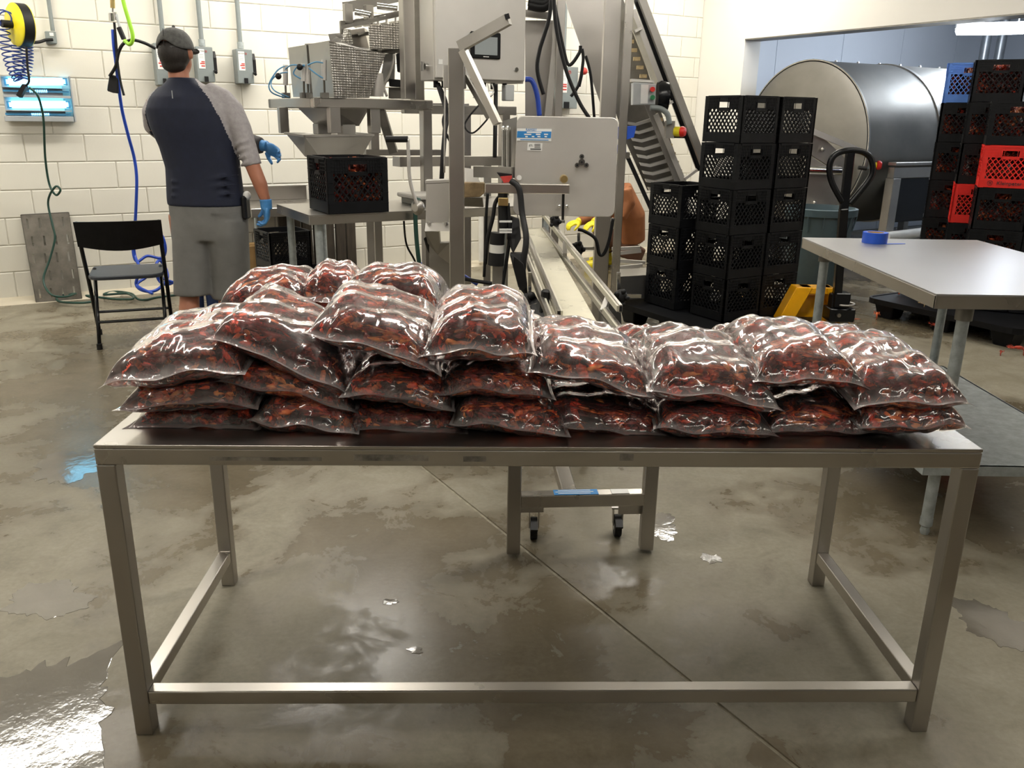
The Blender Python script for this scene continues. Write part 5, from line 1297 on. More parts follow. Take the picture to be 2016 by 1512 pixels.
# blue bins hung on the upright, and hanging cables
for i, pts in enumerate(([(1217, 250, 5.85), (1230, 249, 5.85), (1253, 248, 5.85), (1248, 270, 5.85), (1230, 276, 5.85), (1217, 274, 5.85)], [(1216, 286, 5.85), (1233, 285, 5.85), (1233, 303, 5.85), (1216, 303, 5.85)])):
    P = [at(*p) for p in pts]; m = MB(); m.prism(P, (0, .1, 0)); solo(m, 'blue_bin', M['bluepl'], ('upper' if i == 0 else 'lower')+' bright blue plastic bin behind the conveyor upright', 'bin', 'blue bins')
cab2 = [([(1086, -5, 5.7), (1080, 40, 5.7), (1062, 100, 5.7), (1058, 140, 5.7), (1070, 186, 5.7)], .013, 'black', 'thick black cable bowing left of the conveyor uprights'),
        ([(1090, -5, 5.6), (1096, 60, 5.6), (1115, 140, 5.6), (1140, 200, 5.6), (1160, 232, 5.6)], .012, 'black', 'black cable running diagonally down in front of the uprights'),
        ([(1092, 10, 5.75), (1108, 90, 5.75), (1120, 128, 5.75), (1140, 105, 5.75), (1143, 90, 5.75)], .011, 'black', 'black cable looping up behind the uprights'),
        ([(1146, 96, 5.8), (1148, 120, 5.8), (1140, 165, 5.8), (1124, 190, 5.8)], .01, 'black', 'black cable sagging beside the disconnect with the red knob'),
        ([(1153, 110, 6.1), (1163, 150, 6.1), (1170, 232, 6.1)], .01, 'black', 'black cable hanging straight beside the steel chute'),
        ([(1034, 156, 5.5), (1048, 160, 5.5), (1058, 190, 5.5), (1062, 228, 5.5)], .016, 'bluehose', 'blue air hose curving down right of the cabinet'),
        ([(1207, 430, 4.4), (1200, 470, 4.4), (1190, 498, 4.4), (1180, 500, 4.4), (1172, 470, 4.4), (1150, 455, 4.4), (1138, 452, 4.4)], .009, 'black', 'black cord drooping under the nameplate box')]
for pts, r, mt, lb in cab2: cord('cable' if mt == 'black' else 'air_hose', pts, r, mt, lb, group='machine cables' if mt == 'black' else None)
cord('cable', [(985, 560, 5.2), (930, 552, 5.2), (885, 540, 5.2), (850, 500, 5.1), (838, 470, 5.0)], .012, 'black', 'black cable sagging along the floor behind the column', group='machine cables')
cord('cable', [(828, 395, 4.6), (818, 400, 4.6), (820, 470, 4.6), (828, 540, 4.6)], .012, 'darkgreen', 'dark green cord hanging from the crank hub', group='machine cables')
cord('cable', [(795, 435, 5), (800, 480, 5), (815, 510, 5), (828, 540, 5)], .006, 'black', 'thin black lead crossing behind the green cord', group='machine cables')
cord('air_hose', [(808, 530, 6.2), (830, 520, 6.2), (865, 518, 6.2), (900, 535, 6.2), (940, 560, 6.2)], .014, 'bluehose', 'blue hose arching low behind the column', 'hose')
# rear pieces seen through the gaps
rb = thing('rear_rail', 'long stainless rail along the machines behind the crank', 'rail', at(820, 320, 6.0))
pbar('rail', (716, 300, 6.0), (870, 300, 6.4), .07, 'steel_dull', rb, h=.04); pbar('rail', (780, 318, 5.4), (985, 316, 5.9), .09, 'steel', rb, h=.06)
for x in (725, 960): post('rail_leg', x, 320, 5.9, .05, 'steel_dull', rb, z0=0)
post('table_leg_like_post', 926, 430, 5.0, .04, 'steel_dull', rb, z0=0) if False else None
# ------------------------------------------------------------------ things on and along the rear wall
def wbx(nm, x0, y0, x1, y1, o0, o1, mat, par, bevel=.003):
    """box on the rear wall between two photo corners, from offset o0 to o1 off the wall"""
    a = atw(x0, y0, o1); b = atw(x1, y1, o1); A = WDIR.dot(a-CORNER); B = WDIR.dot(b-CORNER)
    c = CORNER+WDIR*(A+B)/2+WNRM*(o0+o1)/2; m = MB()
    m.box(Vector((c.x, c.y, (a.z+b.z)/2)), (B-A, o1-o0, a.z-b.z), ax=WAX)
    return m.build(nm, M[mat], par, bevel=bevel)
it = thing('insect_light_trap', 'wall mounted insect light trap with two glowing blue tubes', 'insect trap', atw(75, 240, .0))
wbx('housing', 0, 150, 131, 236, 0, .05, 'greylite', it); wbx('top_ledge', -2, 149, 134, 154, .05, .1, 'greylite', it); wbx('bottom_tray', 8, 228, 146, 240, .05, .1, 'greylite', it)
wbx('side_cheek', 135, 150, 151, 240, 0, .1, 'greylite', it)
m = emis('blue_tube_glow', (.2, .7, 1.0), 6)
M['bluetube'] = m; M['litlouver'] = plain('blue_lit_louver', (.12, .42, .75), .25, .3, .1)  # louver colour carries the blue light of the tubes
for x0, x1, y in ((12, 128, 161), (18, 134, 206)):
    a, b = atw(x0, y, .085), atw(x1, y, .085); q = MB(); q.cyl(a, b, .026, 14); q.build('glow_tube', M['bluetube'], it, auto=40)
    for e in (a, b):
        q = MB(); q.box(e, (.03, .04, .05), WANG); q.build('lamp_holder', M['litlouver'], it)
for x0, x1, y0, y1 in ((5, 136, 176, 183), (10, 140, 222, 228)):
    wbx('louver', x0, y0, x1, y1, .05, .085, 'litlouver', it, 0)
for x0, x1, y0, y1 in ((3, 138, 171, 175), (6, 140, 186, 194), (10, 142, 216, 220)): wbx('slat', x0, y0, x1, y1, .05, .1, 'greylite', it, .001)
for k in range(10): wbx('slot_glow', 58+k*3.6, 177, 60.5+k*3.6, 182, .0855, .087, 'bluetube', it, 0); wbx('slot_glow', 62+k*3.6, 223, 64.5+k*3.6, 227, .0855, .087, 'bluetube', it, 0)  # emissive chips stand for tube light showing through the louver slots
# hose reel
rc = atw(34, 49, .34); rl = thing('hose_reel', 'yellow cable reel with a black rim beside the coiled blue hose', 'reel', rc)
ax_ = (-WDIR*.93+WNRM*.37).normalized()
m = MB(); m.lathe([(.0001, .03), (.03, .034), (.045, .03), (.13, .026), (.14, .018), (.14, .01)], rc, ax_, 36); m.build('yellow_disc', M['yellowb'], rl, auto=40)
m = MB(); m.lathe([(.1, .012), (.141, .012), (.141, -.055), (.1, -.055)], rc, ax_, 36); m.build('black_rim', M['black'], rl, auto=40)
m = MB(); m.lathe([(.14, -.05), (.14, -.06), (.0001, -.062)], rc, ax_, 36); m.build('back_disc', M['yellowb'], rl, auto=40)
m = MB(); m.cyl(rc+ax_*.03, rc+ax_*.1, .025, 12); m.build('hub', M['black'], rl, auto=40)
m = MB(); m.bar(rc-ax_*.05, rc-WNRM*.34, .03, .03); m.build('bracket', M['greybox'], rl)
def helix(pts, R, turns, n=14):
    P = smooth_path(pts, 10); out = []; T = len(P)-1
    for i in range(turns*n+1):
        t = i/(turns*n)*T; k = min(int(t), T-1); f = t-k; c = P[k].lerp(P[k+1], f); d = (P[k+1]-P[k]).normalized(); x, y = frame(d, (0, -1, 0) if abs(d.z) > .8 else None)
        a = 2*math.pi*i/n; out.append(c+(x*math.cos(a)+y*math.sin(a))*R)
    return out
for pts, R, tn, lb in (([atw(8, 50, .33), atw(12, 95, .33), atw(24, 135, .3), atw(38, 158, .28)], .034, 12, 'loosest left strand of the coiled navy air hose'),
                       ([atw(33, 90, .3), atw(36, 120, .3), atw(40, 155, .28)], .034, 9, 'middle strand of the coiled navy air hose'),
                       ([atw(54, 86, .3), atw(55, 120, .3), atw(48, 155, .28)], .032, 12, 'right strand of the coiled navy air hose')):
    m = MB(); m.tube(helix(pts, R, tn), .0048, 5); solo(m, 'coiled_hose', M['navyhose'] if 'navyhose' in M else plain('navy_hose', (.012, .04, .26), .35), lb, 'hose', 'strands of the coiled hose', smooth=True)
for k, (x, y) in enumerate(((6, 35), (14, 38))):
    m = MB(); m.ring(atw(x, y, .36), WNRM+WDIR*.4*(k-.5), .05, .005, 18, 5); solo(m, 'coiled_hose', plain('navy_hose_loop', (.012, .04, .26), .35), ('outer' if k == 0 else 'inner')+' loop of navy hose hung on the reel hub', 'hose', smooth=True)
jx_ = thing('outlet_box', 'grey outlet box on the wall beside the yellow reel', 'outlet', atw(102, 88, 0))
wbx('case', 88, 61, 113, 86, 0, .06, 'greybox', jx_); wbx('sticker', 97, 64, 106, 71, .06, .062, 'white', jx_, 0)
a, b = atw(104, 61, .04), atw(99, -5, .04); m = MB(); m.cyl(a, Vector((a.x, a.y, b.z+.3)), .014, 12); m.build('conduit', M['greybox'], jx_, auto=40)
cord('cable', [(28, 80, 6.35), (45, 84, 6.4), (75, 83, 6.5), (90, 79, 6.55), (104, 78, 6.56)], .011, 'black', 'black cable from the yellow reel to the outlet box', group='wall cables')
cord('cable', [(52, 92, 6.2), (54, 130, 6.2), (57, 160, 6.2), (48, 172, 6.2), (42, 190, 6.2)], .008, 'black', 'black lead ending in a plug in front of the insect trap', group='wall cables')
m = MB(); m.bar(at(50, 168, 6.2), at(38, 190, 6.2), .035, .03); solo(m, 'power_plug', M['black'], 'fat black plug hanging before the insect trap', 'plug')
cord('cable', [(57, 172, 6.2), (72, 185, 6.22), (80, 205, 6.25), (86, 240, 6.3), (89, 310, 6.4), (97, 362, 6.45), (110, 384, 6.42), (119, 374, 6.4), (110, 367, 6.4), (98, 384, 6.42), (95, 405, 6.45), (104, 445, 6.42), (108, 470, 6.4), (98, 510, 6.36), (86, 545, 6.3), (90, 567, 6.25), (105, 582, 6.2), (130, 584, 6.3), (150, 578, 6.45)], .008, 'darkgreen', 'dark cord looping down the wall over the slotted steel plate', 'cord', sm=6)
cord('cable', [(150, 578, 6.5), (115, 583, 6.45), (118, 594, 6.3), (165, 596, 6.25), (190, 590, 6.35), (170, 582, 6.5), (200, 586, 6.45), (230, 589, 6.4), (262, 588, 6.4), (250, 578, 6.6), (205, 580, 6.6), (225, 574, 6.7), (258, 578, 6.6), (275, 590, 6.45), (310, 588, 6.6), (350, 586, 6.7)], .009, 'darkgreen', 'tangle of dark green cord on the floor along the wall', 'cord', sm=6)
cord('air_hose', [(222, 58, 6.3), (224, 90, 6.3), (228, 120, 6.32), (233, 165, 6.35), (240, 215, 6.4), (252, 265, 6.45), (264, 310, 6.5), (269, 350, 6.5), (268, 400, 6.5), (266, 440, 6.5), (263, 480, 6.5), (266, 505, 6.5), (275, 530, 6.4), (268, 560, 6.4), (285, 573, 6.35), (310, 570, 6.4), (330, 545, 6.5), (318, 515, 6.6), (308, 520, 6.5), (312, 550, 6.5), (330, 560, 6.5), (360, 545, 6.6)], .012, 'bluehose', 'long royal blue air hose hanging down the wall behind the chair', 'hose', sm=7)
cord('air_hose', [(264, 450, 6.55), (262, 495, 6.5), (270, 515, 6.5), (290, 504, 6.55), (318, 508, 6.6), (326, 490, 6.6), (318, 462, 6.6), (303, 456, 6.65)], .011, 'bluehose', 'loop of royal blue hose right of the chair back', 'hose', sm=7)
cord('air_hose', [(360, 562, 6.6), (330, 552, 6.5), (300, 540, 6.5), (285, 548, 6.5), (270, 562, 6.4), (300, 578, 6.3)], .011, 'bluehose', 'royal blue hose coil resting low behind the chair legs', 'hose', sm=7)
ft = thing('air_fitting', 'chrome hose coupling hung from a brass pipe near the green hose', 'fitting', at(223, 40, 6.28))
m = MB(); m.cyl(at(221, -8, 6.28), at(222, 16, 6.28), .016, 10); m.build('brass_pipe', M['brass'], ft, auto=40)
m = MB(); m.cyl(at(219, 26, 6.28), at(220, 42, 6.28), .019, 12); m.cyl(at(226, 24, 6.28), at(228, 40, 6.28), .014, 10); m.build('coupling', M['chrome'], ft, auto=40)
m = MB(); m.cyl(at(222, 16, 6.28), at(222, 24, 6.28), .006, 8); m.build('hook', M['steel'], ft)
m = MB(); m.cyl(at(229, 28, 6.28), at(236, 54, 6.28), .01, 10); m.build('pale_stem', M['greylite'], ft, auto=40)
m = MB(); m.cyl(at(234, 54, 6.28), at(244, 77, 6.28), .017, 12); m.build('black_grip', M['black'], ft, auto=40)
cord('air_hose', [(240, -10, 6.25), (246, 15, 6.25), (255, 45, 6.25), (261, 68, 6.25), (260, 82, 6.25), (254, 87, 6.25), (245, 80, 6.26)], .014, 'greenhose', 'lime green hose hooked in a bend at the top', 'hose')
cord('cable', [(225, 44, 6.3), (229, 90, 6.3), (231, 120, 6.3), (237, 160, 6.3), (244, 188, 6.3)], .009, 'black', 'black cable hanging beside the blue hose to a wire hook', group='wall cables')
cord('cable', [(216, 150, 6.32), (228, 130, 6.3), (233, 105, 6.3), (243, 86, 6.3), (262, 79, 6.32), (285, 85, 6.38), (305, 95, 6.45)], .011, 'black', 'black cable arching from the plug toward the man', group='wall cables')
m = MB(); m.prism([at(x, y, 6.33) for x, y in ((215, 146), (225, 149), (233, 152), (231, 184), (222, 183), (210, 179), (211, 170))], (0, .05, 0)); solo(m, 'power_plug', M['black'], 'black blocky plug hanging by the blue hose', 'plug', bevel=.006)
# disconnect switches
def disconnect(x0, y0, x1, y1, lab, cx=None, handle=True, txt=True):
    t = thing('disconnect_switch', lab, 'switch box', atw((x0+x1)/2, y1, 0), 0, 'grey disconnect switches')
    wbx('case', x0, y0, x1, y1, 0, .13, 'greybox', t, .004)
    a = atw(x0, y0, .13); b = atw(x1, y1, .13); W = (b-a).dot(WDIR); H = a.z-b.z; X = WDIR; o = a+WNRM*.0008
    def P(u, v): return Vector((o.x, o.y, a.z))+X*W*u-Vector((0, 0, H*v))
    q = MB(); q.prism([P(.12, .07), P(.5, .07), P(.5, .62), P(.12, .62)], WNRM*.001); q.build('label_sheet', M['white'], t)
    if txt: text('lettering', 'E.T.N' if False else 'EATON', W*.105, M['print'], t, P(.31, .13)+WNRM*.0014, X, (0, 0, 1), ext=.0003)
    for v in (.22, .27, .31): q = MB(); q.prism([P(.17, v), P(.42, v), P(.42, v+.012), P(.17, v+.012)], WNRM*.0016); q.build('print_line', M['greylite'], t)
    for v, u0 in ((.41, .28), (.46, .2), (.53, .26)): q = MB(); q.prism([P(u0, v), P(.48, v), P(.48, v+.035), P(u0, v+.035)], WNRM*.0016); q.build('red_print', M['redprint'], t)
    q = MB(); q.ring(P(.6, .13)+WNRM*.001, WNRM, W*.05, W*.012, 16, 4); q.build('round_sticker', M['redprint'], t)
    q = MB(); q.prism([P(.38, .84), P(.6, .84), P(.6, 1.0), P(.38, 1.0)], WNRM*.012); q.build('latch', M['black'], t)
    if handle:
        e = P(1.03, .3)-WNRM*.03
        q = MB(); q.prism([e+Vector((0, 0, .05)), e+WNRM*.03+Vector((0, 0, 0)), e+WNRM*.03-Vector((0, 0, .1)), e-Vector((0, 0, .08))], X*.02); hd = q.build('lever', M['black'], t)
        q = MB(); q.cyl(e+WNRM*.03-Vector((0, 0, .1)), e+WNRM*.07-Vector((0, 0, .11)), .012, 10); q.build('lever_tip', M['black'], hd)
    c = atw(cx or (x0+x1)/2, y0, .06); q = MB(); q.cyl(c, Vector((c.x, c.y, 2.9)), .018, 12); q.build('conduit', M['greybox'], t, auto=40)
    q = MB(); q.cyl(c, c+Vector((0, 0, .05)), .026, 12); q.build('conduit_nut', M['galv'], t, auto=40)
    return t
disconnect(302, 84, 340, 168, 'grey disconnect switch mostly hidden behind the man\'s head', 322)
disconnect(384, 91, 424, 162, 'grey disconnect switch just right of the man\'s head', 398)
disconnect(464, 96, 501, 165, 'grey disconnect switch standing free on the wall, right of the man', 474)
t = disconnect(1096, 130, 1136, 214, 'grey disconnect switch with a red knob behind the conveyor uprights', 1110, False, False)
q_ = atw(1150, 140, .16); m = MB(); m.ell(q_, .035, 12, 8); m.build('red_knob', M['redprint'], t, smooth=True)
m = MB(); m.bar(q_-WDIR*.02, atw(1140, 170, .12), .03, .03); m.build('red_knob_arm', M['black'], t)
# slotted steel plate leaning on the wall
sp = thing('slotted_plate', 'grey steel plate with rows of slots leaning against the wall', 'plate', atw(105, 582, .1)*1.0)
bl_, br_ = atw(70, 586, .10), atw(160, 580, .10); tl_, tr_ = atw(41, 423, .02), atw(135, 418, .02)
bl_.z = br_.z = .004
def SPt(u, v, d=0): return bl_.lerp(br_, u).lerp(tl_.lerp(tr_, u), v)+WNRM*d
m = MB(); NC, NR = 4, 5
for j in range(NR):
    for i in range(NC):
        u0, u1, v0, v1 = i/NC, (i+1)/NC, j/NR, (j+1)/NR; um, vm = (u0+u1)/2+(.02 if j % 2 else -.02), (v0+v1)/2; hu, hv = .02, .055
        O = [(u0, v0), (u1, v0), (u1, v1), (u0, v1)]; I = [(um-hu, vm-hv), (um+hu, vm-hv), (um+hu, vm+hv), (um-hu, vm+hv)]
        for d, fl in ((.004, 0), (-.001, 1)):
            vs = [SPt(u, v, d) for u, v in O+I]; fs = [(k, (k+1) % 4, 4+(k+1) % 4, 4+k) for k in range(4)]
            m.add(vs, fs)
        vs = [SPt(u, v, .004) for u, v in I]+[SPt(u, v, -.001) for u, v in I]; m.add(vs, [(k, (k+1) % 4, 4+(k+1) % 4, 4+k) for k in range(4)])
        m.add([SPt(u, v, -.0012) for u, v in I], [(0, 1, 2, 3)]) if False else None
ps = m.build('plate', plain('oxidised_plate', (.25, .23, .2), .5, .7, .3, 9), sp)
for e in ((0, 0, 0, 1), (1, 0, 1, 1), (0, 0, 1, 0), (0, 1, 1, 1)):
    m = MB(); m.bar(SPt(e[0], e[1], .0015), SPt(e[2], e[3], .0015), .006, .006); m.build('edge', M['steel_dark'], sp)
# ------------------------------------------------------------------ folding chair, seen from behind
fc = Vector((-2.62, 5.06, 0)); chx = (WDIR*.97+dL*-.16).normalized(); chy = Vector((-chx.y, chx.x, 0))
fch = thing('folding_chair', 'black folding chair with its back to the room', 'chair', fc+chx*.22+chy*.2)
def CP(a, b, z): return fc+chx*a+chy*b+Vector((0, 0, z))
CWd = .455
for s in (0, 1):
    a = s*CWd; off = (.0 if s == 0 else 0)
    P = smooth_path([CP(a+(.0), .40, 0.012), CP(a+.0, .20, .40), CP(a, .06, .62), CP(a, -.02, .79)], 4)
    m = MB(); m.tube(P, .0125, 10); m.build('long_leg', M['blackmetal'], fch, smooth=True)
    P = [CP(a+(.03 if s == 0 else -.03), .0, .012), CP(a+(.03 if s == 0 else -.03), .33, .455)]
    m = MB(); m.tube(P, .0115, 10); m.build('short_leg', M['blackmetal'], fch, smooth=True)
    for q in (CP(a, .40, 0), CP(a+(.03 if s == 0 else -.03), 0, 0)):
        m = MB(); m.cyl(q, q+Vector((0, 0, .035)), .017, 12); m.build('rubber_foot', M['black'], fch, auto=40)
m = MB(); m.cyl(CP(.03, .1, .15), CP(CWd-.03, .1, .15), .009, 8); m.build('rear_stretcher', M['blackmetal'], fch, auto=40)
m = MB(); m.cyl(CP(.0, .32, .17), CP(CWd, .32, .17), .009, 8); m.build('front_stretcher', M['blackmetal'], fch, auto=40)
# seat with rounded corners
out = []
for cx_, cy_, a0, r in ((CWd-.06, .42, 0, .05), (.06, .42, 90, .05), (.1, .12, 180, .09), (CWd-.1, .12, 270, .09)):
    for k in range(6):
        a = math.radians(a0+k*18); out.append(CP(cx_+r*math.cos(a), cy_+r*math.sin(a)*.9, .425))
m = MB(); m.prism(out, (0, 0, .025)); m.build('seat', M['chairseat'], fch, bevel=.006)
# curved backrest panel
def bk(i, j):
    u = i/12; v = j/7; x = -.015+u*(CWd+.03); bow = .03*math.sin(math.pi*u); z = .64-.03*math.sin(math.pi*u)+(.155+.03*math.sin(math.pi*u))*v
    return CP(x, .045-bow-.07*v, z)
m = MB(); m.grid(lambda i, j: bk(i, j)-chy*.016, 13, 8); m.grid(lambda i, j: bk(i, j)+chy*.006, 13, 8)
e = [(i, 0) for i in range(13)]+[(12, j) for j in range(1, 8)]+[(i, 7) for i in range(11, -1, -1)]+[(0, j) for j in range(6, 0, -1)]
A_ = [bk(*p)-chy*.016 for p in e]; B_ = [bk(*p)+chy*.006 for p in e]; n = len(e)
m.add(A_+B_, [(k, (k+1) % n, n+(k+1) % n, n+k) for k in range(n)]); m.build('backrest', M['blackpl'], fch)
# ------------------------------------------------------------------ rear sink table against the wall
s0 = WDIR.dot(atw(455, 365, .05)-CORNER); s1 = WDIR.dot(atw(603, 363, .05)-CORNER); zt2 = atw(520, 364, .05).z
rt = thing('sink_table', 'stainless table with a backsplash along the rear wall behind the man', 'table', wpt((s0+s1)/2, .35, 0))
def W3(nm, a0, a1, o0, o1, z0, z1, mat, par, bevel=.003):
    q = MB(); q.box(wpt((a0+a1)/2, (o0+o1)/2, (z0+z1)/2), (a1-a0, o1-o0, z1-z0), ax=WAX); return q.build(nm, M[mat], par, bevel=bevel)
W3('backsplash', s0, s1, .03, .05, zt2-.13, zt2, 'steel', rt); W3('splash_rim', s0, s1, .03, .09, zt2-.012, zt2, 'steel_light', rt)
W3('tabletop', s0, s1, .05, .68, zt2-.145, zt2-.13, 'steel_h', rt); W3('front_skirt', s0, s1, .67, .685, zt2-.2, zt2-.13, 'steel', rt)
for a in (s0+.05, s1-.05):
    for o in (.1, .63):
        q = MB(); q.cyl(wpt(a, o, 0), wpt(a, o, zt2-.145), .021, 14); q.build('leg', M['galv'], rt, auto=40)
M['darkwood'] = plain('dark_board', (.045, .035, .025), .7, 0, .4, 10, stretch=(4, 4, .5))
pk = thing('board_stack', 'dark boards standing upright under the wall table', 'boards', wpt((s0+s1)/2, .2, 0))
for k in range(7): W3('board', s0+.35+k*.1, s0+.435+k*.1, .12+.012*(k % 2), .16+.012*(k % 2), .0, .62-.02*(k % 3), 'darkwood', pk)
q = atw(505, 500, .42); bx_ = thing('cardboard_box', 'small open cardboard box on the floor under the wall table', 'box', (q.x, q.y, 0))
m = MB(); m.box((q.x, q.y, .2), (.22, .22, .4), WANG); m.build('body', M['card'], bx_, bevel=.003)
m = MB(); m.box((q.x, q.y, .403), (.26, .1, .004), WANG); m.build('flap', M['card'], bx_)
for k, (x, y, lv) in enumerate(((562, 560, 0), (562, 560, 1), (640, 556, 0))):
    q = atz(x, y, 0); q = at(x, y, 6.55); q.z = lv*CH_
    crate(Vector((q.x, q.y, q.z)), WANG+.1, 'blackpl', ('lower black crate under the wall table beside the cardboard box', 'upper black crate under the wall table beside the cardboard box', 'black crate on the floor behind the small table legs')[k], 'empty black milk crates', fill=2 if lv == 0 and k == 0 else None)
# white pipe drop and conduit low on the wall
m = MB(); a = atw(948, 430, .1); m.cyl((a.x, a.y, .05), (a.x, a.y, .95), .03, 12); solo(m, 'drain_pipe', M['whitepl'], 'white plastic pipe dropping down the rear wall behind the column', 'pipe', auto=40)

# ------------------------------------------------------------------ people
def solid(mb, name, mat, par, voxel=.011, smooth=4, world=True, paint=None, mats=None):
    """weld overlapping shapes into one continuous surface"""
    loc = XF[par.name]
    me = mb.mesh('tmp', mat, loc); o = bpy.data.objects.new('tmp', me); COL.objects.link(o)
    r = o.modifiers.new('r', 'REMESH'); r.mode = 'VOXEL'; r.voxel_size = voxel
    s = o.modifiers.new('s', 'SMOOTH'); s.iterations = smooth; s.factor = .6
    bpy.context.view_layer.update()
    me2 = bpy.data.meshes.new_from_object(o.evaluated_get(bpy.context.evaluated_depsgraph_get()))
    bpy.data.objects.remove(o); me2.name = name; me2.materials.clear()
    for k in (mats or [mat]): me2.materials.append(k)
    me2.polygons.foreach_set('use_smooth', [True]*len(me2.polygons))
    if paint:
        for p in me2.polygons: p.material_index = paint(p.center+loc[0])
    ob = bpy.data.objects.new(name, me2); COL.objects.link(ob); _reg(ob, par); return ob
def loft(mb, secs, n=28, power=2.3):
    """secs: (centre, rx, ry) horizontal rounded sections, bottom to top"""
    vs = []
    for c, rx, ry in secs:
        for k in range(n):
            a = 2*math.pi*k/n; ca, sa = math.cos(a), math.sin(a)
            vs.append(Vector(c)+Vector((rx*abs(ca)**(2/power)*(1 if ca >= 0 else -1), ry*abs(sa)**(2/power)*(1 if sa >= 0 else -1), 0)))
    fs = [(i*n+k, i*n+(k+1) % n, (i+1)*n+(k+1) % n, (i+1)*n+k) for i in range(len(secs)-1) for k in range(n)]
    fs += [tuple(range(n-1, -1, -1)), tuple((len(secs)-1)*n+k for k in range(n))]
    mb.add(vs, fs)
def sec(y, xl, xr, Y, ry, dy=0):
    a, b = at(xl, y, Y), at(xr, y, Y); return ((a+b)/2+Vector((0, dy, 0)), (b-a).length/2, ry)
M['skin'] = plain('tanned_skin', (.42, .17, .1), .5, 0, .08)
M['navy'] = plain('navy_jersey', (.006, .01, .03), .75, 0, .15, 30, .3, 40)
M['heather'] = plain('heather_grey_jersey', (.36, .34, .35), .85, 0, .12, 60, .3, 30)
M['shorts'] = plain('grey_twill', (.17, .17, .165), .8, 0, .1, 12, .4, 9)
M['hair'] = plain('dark_hair', (.018, .013, .011), .6, 0, .5, 120)
M['cap'] = plain('charcoal_cap', (.1, .1, .097), .85, 0, .3, 60)
M['glove'] = plain('blue_nitrile', (.07, .27, .62), .35, 0, .12, 40, .3, 80)
M['shoe'] = plain('dark_shoe', (.03, .03, .03), .6)
YM = 4.8
man = thing('person', 'man in navy shirt with grey sleeves, grey shorts and cap, seen from behind', 'person', (at(400, 400, YM).x, YM, 0))
def foot(mb, x, y, s=1.0):
    mb.tube([Vector((x, y-.08*s, .045)), Vector((x, y, .055)), Vector((x, y+.1*s, .045)), Vector((x, y+.18*s, .035))], [.04, .048, .045, .032], 12)
def head(mb, c, yaw, s=1.0):
    """skull, jaw, nose, ears, chin; facing +Y rotated by yaw"""
    cy, sy = math.cos(yaw), math.sin(yaw)
    def R(x, y, z): return c+Vector((x*cy-y*sy, x*sy+y*cy, z))*s
    X = Vector((cy, sy, 0)); Y_ = Vector((-sy, cy, 0)); ax = (X, Y_, Vector((0, 0, 1)))
    mb.ell(R(0, -.012, .02), (.077*s, .097*s, .098*s), 20, 14, ax); mb.ell(R(0, .022, -.045), (.058*s, .066*s, .07*s), 16, 10, ax)
    mb.ell(R(0, .078, -.085), (.024*s, .02*s, .02*s), 10, 8, ax); mb.tube([R(0, .088, .02), R(0, .108, -.018), R(0, .092, -.03)], [.008*s, .015*s, .01*s], 8)
    for q in (-1, 1):
        mb.ell(R(q*.083, -.0, -.008), (.01*s, .02*s, .032*s), 10, 8, ax); mb.ell(R(q*.032, .078, .012), (.016*s, .014*s, .01*s), 8, 6, ax)
    mb.ell(R(0, .086, -.05), (.024*s, .01*s, .008*s), 10, 6, ax)
    return R, ax
def face_bits(R, ax, par, s=1.0):
    for q in (-1, 1):
        m = MB(); m.ell(R(q*.031, .088, .014), (.011*s, .007*s, .007*s), 10, 8, ax); e_ = m.build('eye', M['white'], par, smooth=True)
        m = MB(); m.ell(R(q*.031, .0945, .014), (.0045*s, .003*s, .0045*s), 8, 6, ax); m.build('iris', M['hair'], e_, smooth=True)
    m = MB(); m.ell(R(0, .0955, -.05), (.022*s, .004*s, .005*s), 10, 6, ax); m.build('lips', M['lips'] if 'lips' in M else plain('lips', (.35, .1, .08), .5), par, smooth=True)
def hand(mb, w, d, side, s=1.0, curl=.9, splay=.25, n=None):
    """w wrist, d direction of the palm, side: palm-width direction; fingers curl towards n"""
    d = Vector(d).normalized(); x = Vector(side); x = (x-d*x.dot(d)).normalized(); n = (n and Vector(n)) or d.cross(x)
    n = (n-d*n.dot(d)); n = (n-x*n.dot(x)).normalized()
    pc = w+d*.05*s
    mb.ell(pc, (.042*s, .052*s, .019*s), 14, 10, (x, d, n))
    for k, (o, L) in enumerate(((-.03, .068), (-.0105, .078), (.0105, .073), (.029, .058))):
        b = w+d*.085*s+x*o*s-d*abs(o)*.25; p = [b-d*.02*s]; a = 0; c = b; dirs = []
        for j, seg in enumerate((.44, .32, .26)):
            a += curl*(.45 if j == 0 else .75); dd = (d*math.cos(a)+n*math.sin(a)+x*o*splay*6*(1-j*.4)).normalized(); p.append(c); c = c+dd*L*seg*s
        p.append(c); mb.tube(p, [.0105*s, .0102*s, .0092*s, .0085*s, .0065*s], 8)
    tb = w+d*.02*s+x*-.034*s
    mb.tube([tb, tb+(d*.6-x*.75+n*.2).normalized()*.036*s, tb+(d*.6-x*.75+n*.2).normalized()*.036*s+(d*.85-x*.1+n*.55).normalized()*.034*s, tb+(d*.6-x*.75+n*.2).normalized()*.036*s+(d*.85-x*.1+n*.55).normalized()*.034*s+(d*.7+x*.2+n*.7).normalized()*.024*s], [.016*s, .0135*s, .011*s, .008*s], 9)
